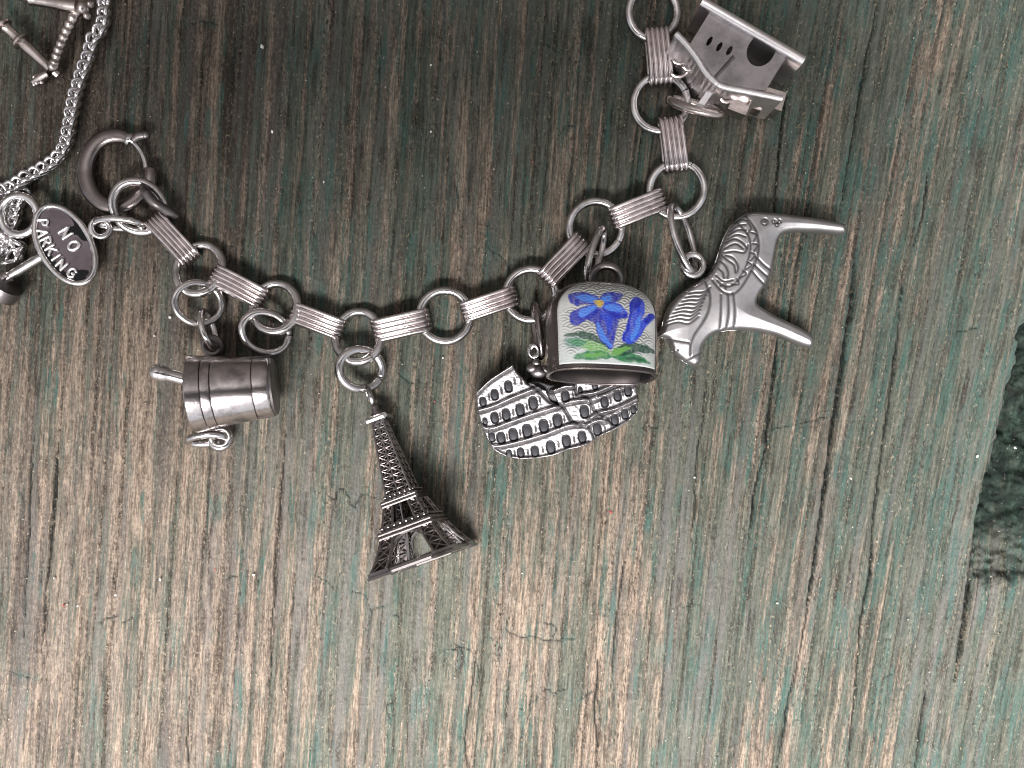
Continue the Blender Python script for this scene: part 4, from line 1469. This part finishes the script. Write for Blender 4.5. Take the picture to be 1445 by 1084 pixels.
def make_house():
    t = thing("house_charm", pp(1050, 80, 0), "silver chalet charm with round door hole and three slit windows, gable up", "charm")
    zf = 84.0
    door = []
    for a in np.linspace(200, -20 + 0, 20):
        pass
    # door: round arch with its sill along the floor plate
    fl = Vector((505, 305)).normalized()            # along the floor, picture direction
    up = Vector((-fl.y, fl.x))                      # away from the floor, towards the roof
    c = Vector((1030, 345))
    door = [hs_(*(c - up * 60 + fl * 88)), *[hs_(*(c + fl * 92 * math.cos(a) + up * 112 * math.sin(a))) for a in np.linspace(0, math.pi, 18)], hs_(*(c - up * 60 - fl * 88))]
    holes = [door]
    for wx, wy in ((680, 280), (747, 318), (815, 345)):
        cc = Vector((wx, wy))
        holes.append([hs_(*(cc + fl * 15 * math.cos(a) + up * 36 * math.sin(a))) for a in np.linspace(0, 2 * math.pi, 12, endpoint=False)])
    mb = MB()
    outl = [hs_(*p) for p in ((695, 62), (1210, 372), (1062, 616), (900, 598), (732, 552), (640, 430), (548, 300))]
    mb.plate(outl, holes, zf - 5, zf)
    front = part("front_wall", mb, M_HOUSE, t, smooth=False)
    # window reveals
    for h_ in holes[1:]:
        pass
    # dark bar standing in for the shadow line at the porch edge
    mb = MB()
    a, b = pp(*hs_(845, 385), zf + 1.5), pp(*hs_(716, 530), zf + 1.5)
    mb.tube([a, b], 2.6, 6)
    part("shadow_bar", mb, M_DARK, t)
    k = (H - zf) / H

    def q(p, z):
        x, y = hs_(*p)
        return Vector(((x - 722.5) * k, (542 - y) * k, z))
    # side walls down to the board
    def wall(p, r_, z0, z1, th, name, mat):
        mb = MB()
        a, b = q(p, 0), q(r_, 0)
        d = (b - a)
        nrm = Vector((-d.y, d.x, 0)).normalized() * th
        mb.box((a + b) / 2 + Vector((0, 0, (z0 + z1) / 2)), d / 2, nrm, Vector((0, 0, (z1 - z0) / 2)))
        return part(name, mb, mat, t, smooth=False)
    wall((712, 92), (566, 300), 4, zf - 5.5, 2, "side_wall", M_HOUSE)
    wall((1196, 385), (1058, 600), 4, zf - 5.5, 2, "side_wall", M_HOUSE)
    mb = MB()
    mb.plate([hs_(*p) for p in ((700, 95), (1190, 385), (1055, 600), (735, 535), (560, 300))], [], 6, 9)
    part("back_wall", mb, M_HOUSE, t, smooth=False)
    # floor plate, rounded edge
    mb = MB()
    a, b = q((622, 22), 0), q((1312, 425), 0)
    d = b - a
    nrm = Vector((-d.y, d.x, 0)).normalized()
    zs = [2, 2, zf + 4, zf + 4]
    ring = []
    prof = [(-5.6, 2), (5.6, 2), (5.6, zf + 3), (4.4, zf + 6), (0, zf + 7.5), (-4.4, zf + 6), (-5.6, zf + 3)]
    V = []
    for e_ in (a, b):
        for o_, z_ in prof:
            V.append(tuple(e_ + nrm * o_ + Vector((0, 0, z_))))
    n = len(prof)
    F = [(i, (i + 1) % n, n + (i + 1) % n, n + i) for i in range(n)] + [tuple(range(n - 1, -1, -1)), tuple(range(n, 2 * n))]
    mb.add(V, F)
    mb.tube([a + Vector((0, 0, zf + 4)), b + Vector((0, 0, zf + 4))], 6.8, 16)
    part("floor_plate", mb, M_LIT_TRIM, t, sharp=25)
    # roof: bent plate with scalloped bargeboard
    line = smooth_poly([(445, 240), (500, 295), (560, 368), (600, 425), (640, 492), (690, 548), (735, 585), (790, 605), (900, 626), (1030, 652), (1165, 680)], 6, False)
    P = [q(p, 0) for p in line]
    m = len(P)
    V = []
    nz = Noise(8)
    for i, p in enumerate(P):
        d = (P[min(i + 1, m - 1)] - P[max(i - 1, 0)]).normalized()
        nr = Vector((-d.y, d.x, 0))
        sc_ = 1.4 * abs(math.sin(i * .9))
        for o_, z_ in ((-2.4 - sc_, 6), (2.2, 6), (2.2, zf + 5), (1.0, zf + 7), (-1.6 - sc_, zf + 7), (-2.6 - sc_, zf + 5)):
            V.append(tuple(p + nr * o_ + Vector((0, 0, z_))))
    n = 6
    F = [(j * n + i, j * n + (i + 1) % n, (j + 1) * n + (i + 1) % n, (j + 1) * n + i) for j in range(m - 1) for i in range(n)] + [tuple(range(n - 1, -1, -1)), tuple((m - 1) * n + i for i in range(n))]
    mb = MB()
    mb.add(V, F)
    mb.tube([p + Vector((0, 0, zf + 5)) for p in P], [4.2 + .7 * abs(math.sin(i * .9)) for i in range(m)], 12)
    roof = part("roof", mb, M_LIT_TRIM, t, sharp=30)
    # things standing off the roof: curls, chimney, ridge loop, stones
    def on(mb, pa, pb, z0, z1, th):
        a, b = pp(*hs_(*pa), z0), pp(*hs_(*pb), z0)
        d = b - a
        nr = Vector((-d.y, d.x, 0)).normalized() * th
        mb.box((a + b) / 2 + Vector((0, 0, (z1 - z0) / 2)), d / 2, nr, Vector((0, 0, (z1 - z0) / 2)))
    for (pa, pb, z0, z1, th) in (((880, 680), (835, 800), 34, 60, 13), ((930, 690), (890, 730), 30, 68, 6), ((985, 680), (950, 775), 18, 44, 10), ((1085, 670), (1050, 790), 8, 46, 14), ((620, 500), (590, 575), 30, 60, 8), ((980, 655), (1025, 695), 40, 66, 5)):
        mb = MB()
        on(mb, pa, pb, z0, z1, th)
        part("chimney" if th > 10 else "roof_stone", mb, M_WARM, roof, root=t, smooth=False)
    for (x, y, z, r_) in ((480, 385, 52, 11), (470, 470, 40, 12), (540, 440, 55, 8), (800, 655, 60, 9), (950, 660, 60, 7), (1075, 665, 60, 6)):
        mb = MB()
        c_ = pp(*hs_(x, y), z)
        mb.tube([c_ + Vector((r_ * math.cos(a), r_ * .8 * math.sin(a), 3 * math.sin(a))) for a in np.linspace(-2.8, 1.2, 16)], 2.7, 8)
        part("scroll", mb, M_WARM, roof, root=t)
    mb = MB()
    a, b = pp(*hs_(700, 600), 56), pp(*hs_(602, 742), 44)
    d = b - a
    nr = Vector((-d.y, d.x, 0)).normalized() * 4.2
    mb.box((a + b) / 2, d / 2, nr, Vector((0, 0, 2.2)))
    part("ridge_tab", mb, M_LIT_TRIM, roof, root=t, smooth=False)


make_house()


# ------------------------------------------------------------------ oval sign
STROKES = {
    'N': [[(0, 0), (0, 1)], [(0, 1), (.72, 0)], [(.72, 0), (.72, 1)]],
    'O': [[(.38 + .38 * math.cos(a), .5 + .5 * math.sin(a)) for a in np.linspace(0, 2 * math.pi, 18)]],
    'P': [[(0, 0), (0, 1)], [(0, 1), (.4, 1), (.6, .9), (.62, .72), (.5, .55), (.3, .5), (0, .5)]],
    'A': [[(0, 0), (.38, 1)], [(.38, 1), (.76, 0)], [(.16, .36), (.6, .36)]],
    'R': [[(0, 0), (0, 1)], [(0, 1), (.4, 1), (.6, .9), (.62, .74), (.5, .58), (.3, .52), (0, .52)], [(.3, .52), (.68, 0)]],
    'K': [[(0, 0), (0, 1)], [(.64, 1), (0, .42)], [(.2, .6), (.68, 0)]],
    'I': [[(.3, 0), (.3, 1)]],
    'G': [[(.72, .82), (.55, .97), (.36, 1), (.12, .86), (.02, .5), (.12, .14), (.36, 0), (.6, .05), (.74, .2), (.74, .46), (.45, .46)]],
}


def make_sign():
    t = thing("sign_charm", pp(91, 345, 0), "oval silver sign charm on a post reading no parking in raised letters", "charm")
    th = R_(29)
    cx, cy = 91.3, 345.2
    d1 = np.array([math.sin(th), math.cos(th)])      # long axis, picture direction
    d2 = np.array([math.cos(th), -math.sin(th)])
    a_, b_ = 59.0, 33.5
    zt = 26.0
    k = (H - zt) / H
    def tilt(px, py):
        return -.10 * ((px - cx) * d2[0] + (py - cy) * d2[1])
    def E(r, ang):
        p = np.array([cx, cy]) + d1 * a_ * r * math.cos(ang) + d2 * b_ * r * math.sin(ang)
        return p
    def P3(p, z):
        return Vector(((p[0] - 722.5) * k, (542 - p[1]) * k, z + tilt(p[0], p[1])))
    n = 72
    mb = MB()
    V = []
    rows = [(0.02, zt - 1), (.55, zt - 1), (.94, zt - 1), (1.0, zt - 4), (1.02, zt - 10), (.95, zt - 13), (.02, zt - 13)]
    for r, z in rows:
        V += [tuple(P3(E(r, 2 * math.pi * i / n), z)) for i in range(n)]
    F = [(j * n + i, j * n + (i + 1) % n, (j + 1) * n + (i + 1) % n, (j + 1) * n + i) for j in range(len(rows) - 1) for i in range(n)]
    F += [tuple(range(n)), tuple(range((len(rows) - 1) * n, len(rows) * n))]
    mb.add(V, F)
    plate = part("sign_plate", mb, M_SIGN, t, sharp=40)
    mb = MB()
    mb.tube([P3(E(1.015, 2 * math.pi * i / n), zt - 1.5) for i in range(n)], 4.6, 12, closed=True)
    part("rim", mb, M_RING, plate, root=t)
    # worn black enamel left in patches
    nz = Noise(31)
    def patch(poly):
        P = smooth_poly(poly, 5)
        P = np.array([p + 1.6 * (nz(np.array([p[0] / 3.]), np.array([p[1] / 3.]))[0] - .5) for p in P])
        # stay on the plate
        Q = []
        for p in P:
            e = p - np.array([cx, cy])
            r = math.hypot(e @ d1 / a_, e @ d2 / b_)
            Q.append(np.array([cx, cy]) + e * min(1, .95 / r))
        mb = MB()
        tri = tessellate_polygon([[Vector((p[0], p[1], 0)) for p in Q]])
        m = len(Q)
        V = [tuple(P3(p, zt - .2)) for p in Q] + [tuple(P3(p, zt - 1.4)) for p in Q]
        mb.add(V, [tuple(x) for x in tri] + [tuple(i + m for i in x) for x in tri] + [(i, (i + 1) % m, m + (i + 1) % m, m + i) for i in range(m)])
        part("enamel_patch", mb, M_BLACK, plate, root=t, smooth=False)
    z2 = lambda x, y: (.2676 * x, 160 + .2676 * y)
    patch([z2(*p) for p in ((350, 530), (392, 548), (440, 600), (458, 660), (430, 668), (400, 640), (362, 640), (350, 600), (385, 592), (375, 560))])
    patch([z2(*p) for p in ((200, 600), (215, 640), (240, 690), (270, 745), (310, 800), (350, 838), (400, 830), (455, 825), (462, 845), (430, 880), (370, 878), (300, 835), (245, 775), (205, 700), (190, 640))])
    # letters
    def letter(ch, px, py, tang, hgt, wdt, r):
        T = np.array(tang, float)
        T /= np.hypot(*T)
        Up = np.array([T[1], -T[0]])
        mb = MB()
        for s_ in STROKES[ch]:
            pts = [np.array([px, py]) + T * (x - .36) * wdt + Up * (y - .5) * hgt for x, y in s_]
            mb.tube([P3(p, zt + 1.2) for p in pts], r, 8)
            for p in (pts[0], pts[-1]):
                mb.ball(P3(p, zt + .6), r, 8, 6)
        part("letter", mb, M_LETTER, plate, root=t)
    for ch, x, y, tg in (('N', 92.5, 329, (12, 18)), ('O', 104, 346.5, (11, 16))):
        letter(ch, x, y, tg, 15, 14.5, 2.3)
    for ch, x, y, tg in (('P', 61.5, 315.5, (.5, 13)), ('A', 62, 329, (2.5, 13)), ('R', 67, 341.5, (6, 12)), ('K', 74, 353.5, (8, 12)), ('I', 81, 364.5, (8, 11)), ('N', 88.5, 374, (10, 10)), ('G', 102, 385, (12, 8))):
        letter(ch, x, y, tg, 13, 12.5, 2.1)
    mb = MB()
    a, b = pp(62, 361, 20), pp(4, 396, 17)
    mb.lathe([(0, 7), (.8, 6.6), (.82, 8.2), (.88, 8.6), (.9, 7.6), (.96, 8.4), (1.0, 8.0), (1.0, .1)], a, b, 24)
    part("post", mb, M_RING, t)
    mb = MB()
    mb.lathe([(0, .1), (0, 24), (.5, 25), (1, 23.5), (1, .1)], pp(8, 401, 26), pp(-2, 415, 22), 40)
    part("base_disc", mb, M_DARK, t)
    mb = MB()
    flat_ring(mb, 142, 322, 18, 17, 17, 4.6, 10, 160)
    part("eyelet", mb, M_RING, t)


make_sign()


# ------------------------------------------------------------------ necklace of curb links
def make_necklace():
    t = thing("curb_chain", pp(100, 180, 0), "bright silver curb chain hanging down the upper left corner", "necklace")
    mb = MB()
    pts = []
    for i in range(26):
        a = 2 * math.pi * i / 26
        pts.append((14.0 * math.cos(a), 7.4 * math.sin(a), 5.2 * math.sin(2 * a)))
    mb.tube(pts, 3.4, 10, closed=True)
    me = mesh_of("chain_link", mb.verts(), mb.f, M_BRIGHT)
    fix(me)
    r = random.Random(4)

    def run(path, z):
        P = smooth_poly(path, 12, False)
        s = np.concatenate([[0], np.cumsum(np.hypot(*np.diff(P, axis=0).T))])
        for q in np.arange(4, s[-1], 13.6):
            x, y = np.interp(q, s, P[:, 0]), np.interp(q, s, P[:, 1])
            x2, y2 = np.interp(q + 3, s, P[:, 0]), np.interp(q + 3, s, P[:, 1])
            x1, y1 = np.interp(q - 3, s, P[:, 0]), np.interp(q - 3, s, P[:, 1])
            d = Vector((x2 - x1, y1 - y2, 0)).normalized()
            ez = Vector((0, 0, 1))
            m = Matrix((d, ez.cross(d), ez)).transposed() @ Matrix.Rotation(R_(24 + r.uniform(-8, 8)), 3, 'X') @ Matrix.Rotation(R_(20 + r.uniform(-4, 4)), 3, 'Z')
            share("chain_link", me, pp(x, y, z), m, t)
    run([(152, -34), (149, 6), (145, 37), (133, 57), (124.5, 84), (116, 107), (109, 130), (103, 156), (99, 180), (94, 203), (84, 221), (68, 235), (50, 245), (34, 254), (17, 265), (0, 270), (-22, 274)], 11)
    run([(33, 276), (24, 293), (20, 312), (12, 331), (6, 346), (-6, 358)], 10)
    run([(-8, 330), (8, 340), (26, 350), (20, 362), (4, 366)], 9)
    mb = MB()
    flat_ring(mb, 27, 304, 22, 32, 33.5, 5.8, 6, 60)
    part("end_ring", mb, M_RING, t)


make_necklace()


# ------------------------------------------------------------------ openwork charm in the corner
def make_corner_charm():
    t = thing("openwork_charm", pp(70, 60, 0), "openwork charm of turned silver bars in the upper left corner", "charm")
    z1 = lambda x, y: (.2076 * x, .2076 * y)
    mb = MB()
    P = smooth_poly([z1(*p) for p in ((100, -40), (170, -15), (260, 5), (370, 20), (450, 38), (525, 48))], 6, False)
    n = len(P)
    mb.tube([pp(p[0], p[1], 28) for p in P], np.interp(np.linspace(0, 1, n), [0, .25, .3, .36, .7, 1], [6, 6, 9, 7.5, 9, 9]), 14)
    mb.ball(pp(*z1(560, 55), 26), 9, 14, 10, (1, 1.1, 1))
    mb.ball(pp(*z1(590, 110), 22), 5.5, 12, 8)
    mb.ball(pp(*z1(610, 30), 22), 5.5, 12, 8)
    part("top_bar", mb, M_WARM, t)
    mb = MB()
    P = [pp(*z1(525 + (370 - 525) * f - 14 * math.sin(f * 3.1), 70 + (440 - 70) * f), 24 - 6 * f) for f in np.linspace(0, 1, 64)]
    rr = [7.2 + .9 * math.sin(i * .85) for i in range(64)]
    mb.tube(P, rr, 12)
    part("twisted_bar", mb, M_WARM, t)
    mb = MB()
    a, b = pp(*z1(-60, 95), 30), pp(*z1(345, 468), 16)
    prof = [(0, 5.5), (.16, 5.5), (.18, 9), (.20, 11.5), (.235, 11.5), (.25, 8), (.27, 7), (.33, 6.6), (.44, 7), (.47, 10), (.485, 13), (.515, 13), (.53, 9), (.55, 7.5), (.62, 8), (.9, 6.6), (1, 6.6), (1.0, .1)]
    mb.lathe(prof, a, b, 20)
    part("turned_bar", mb, M_WARM, t)
    mb = MB()
    mb.ball(pp(*z1(362, 452), 17), 8.5, 14, 10)
    mb.tube([pp(*z1(330, 500), 14), pp(*z1(285, 525), 11), pp(*z1(255, 540), 10), pp(*z1(225, 560), 8)], [5, 6.5, 5, 4], 12)
    for q in ((235, 525), (262, 515), (285, 560), (250, 565)):
        mb.ball(pp(*z1(*q), 9), 4.2, 10, 8)
    mb.tube([pp(*z1(375, 490), 12), pp(*z1(400, 515), 10)], [7, 6], 10)
    mb.ball(pp(*z1(235, 575), 6), 4, 10, 8)
    part("corner_knob", mb, M_WARM, t)


make_corner_charm()


# ------------------------------------------------------------------ grit on the board
def make_grit():
    base = np.array([(1, 0, 0), (-1, 0, 0), (0, 1, 0), (0, -1, 0), (0, 0, 1), (0, 0, -1)], float)
    bf = [(0, 2, 4), (2, 1, 4), (1, 3, 4), (3, 0, 4), (2, 0, 5), (1, 2, 5), (3, 1, 5), (0, 3, 5)]
    def grains(name, pts, sizes, mat, zoff):
        V, F = [], []
        for (x, y), s in zip(pts, sizes):
            q = rng.normal(size=(3, 3))
            q, _ = np.linalg.qr(q)
            v = base * s * rng.uniform(.6, 1.3, 3) @ q
            c = np.array(pp(x, y, 0)) + (0, 0, zoff)
            o = len(V)
            V += (v + c).tolist()
            F += [tuple(i + o for i in f) for f in bf]
        mb = MB()
        mb.add(V, F)
        return part(name, mb, mat, None, smooth=False)
    n = 1900
    x = rng.uniform(-10, 1455, n)
    y = rng.uniform(-10, 1094, n)
    o = grains("sand_grit", zip(x, y), .55 + .75 * rng.random(n) ** 4, plain("pale_sand", (.40, .36, .30), .45, .4, 3000), -.3)
    tag(o, "fine pale sand grit scattered over the board", None, None, "stuff")
    pts = [(370, 66), (384, 186), (608, 92), (226, 818), (358, 811), (77, 816), (110, 855), (163, 840), (980, 674), (1097, 851), (608, 186), (240, 448), (218, 474), (258, 348), (1379, 644), (1200, 675), (625, 505), (457, 257), (1432, 632)]
    o = grains("paint_flakes", pts, [3.0, 2.8, 1.8, 2.2, 2.2, 2.4, 2.0, 1.8, 2.2, 2.4, 2.2, 2.8, 2.6, 2.2, 2.6, 2.2, 2.6, 1.9, 2.4], plain("white_flake", (.75, .73, .70), .5, .1, 900), .5)
    tag(o, "small white flakes lying on the board", None, None, "stuff")
    pts = [(862, 723), (90, 854), (304, 804), (613, 567), (752, 229), (860, 722)]
    o = grains("red_crumbs", pts, [1.9, 1.9, 1.5, 1.5, 1.4, 1.5], plain("red_crumb", (.45, .03, .03), .5, .2, 900), .4)
    tag(o, "tiny red crumbs lying on the board", None, None, "stuff")


make_grit()
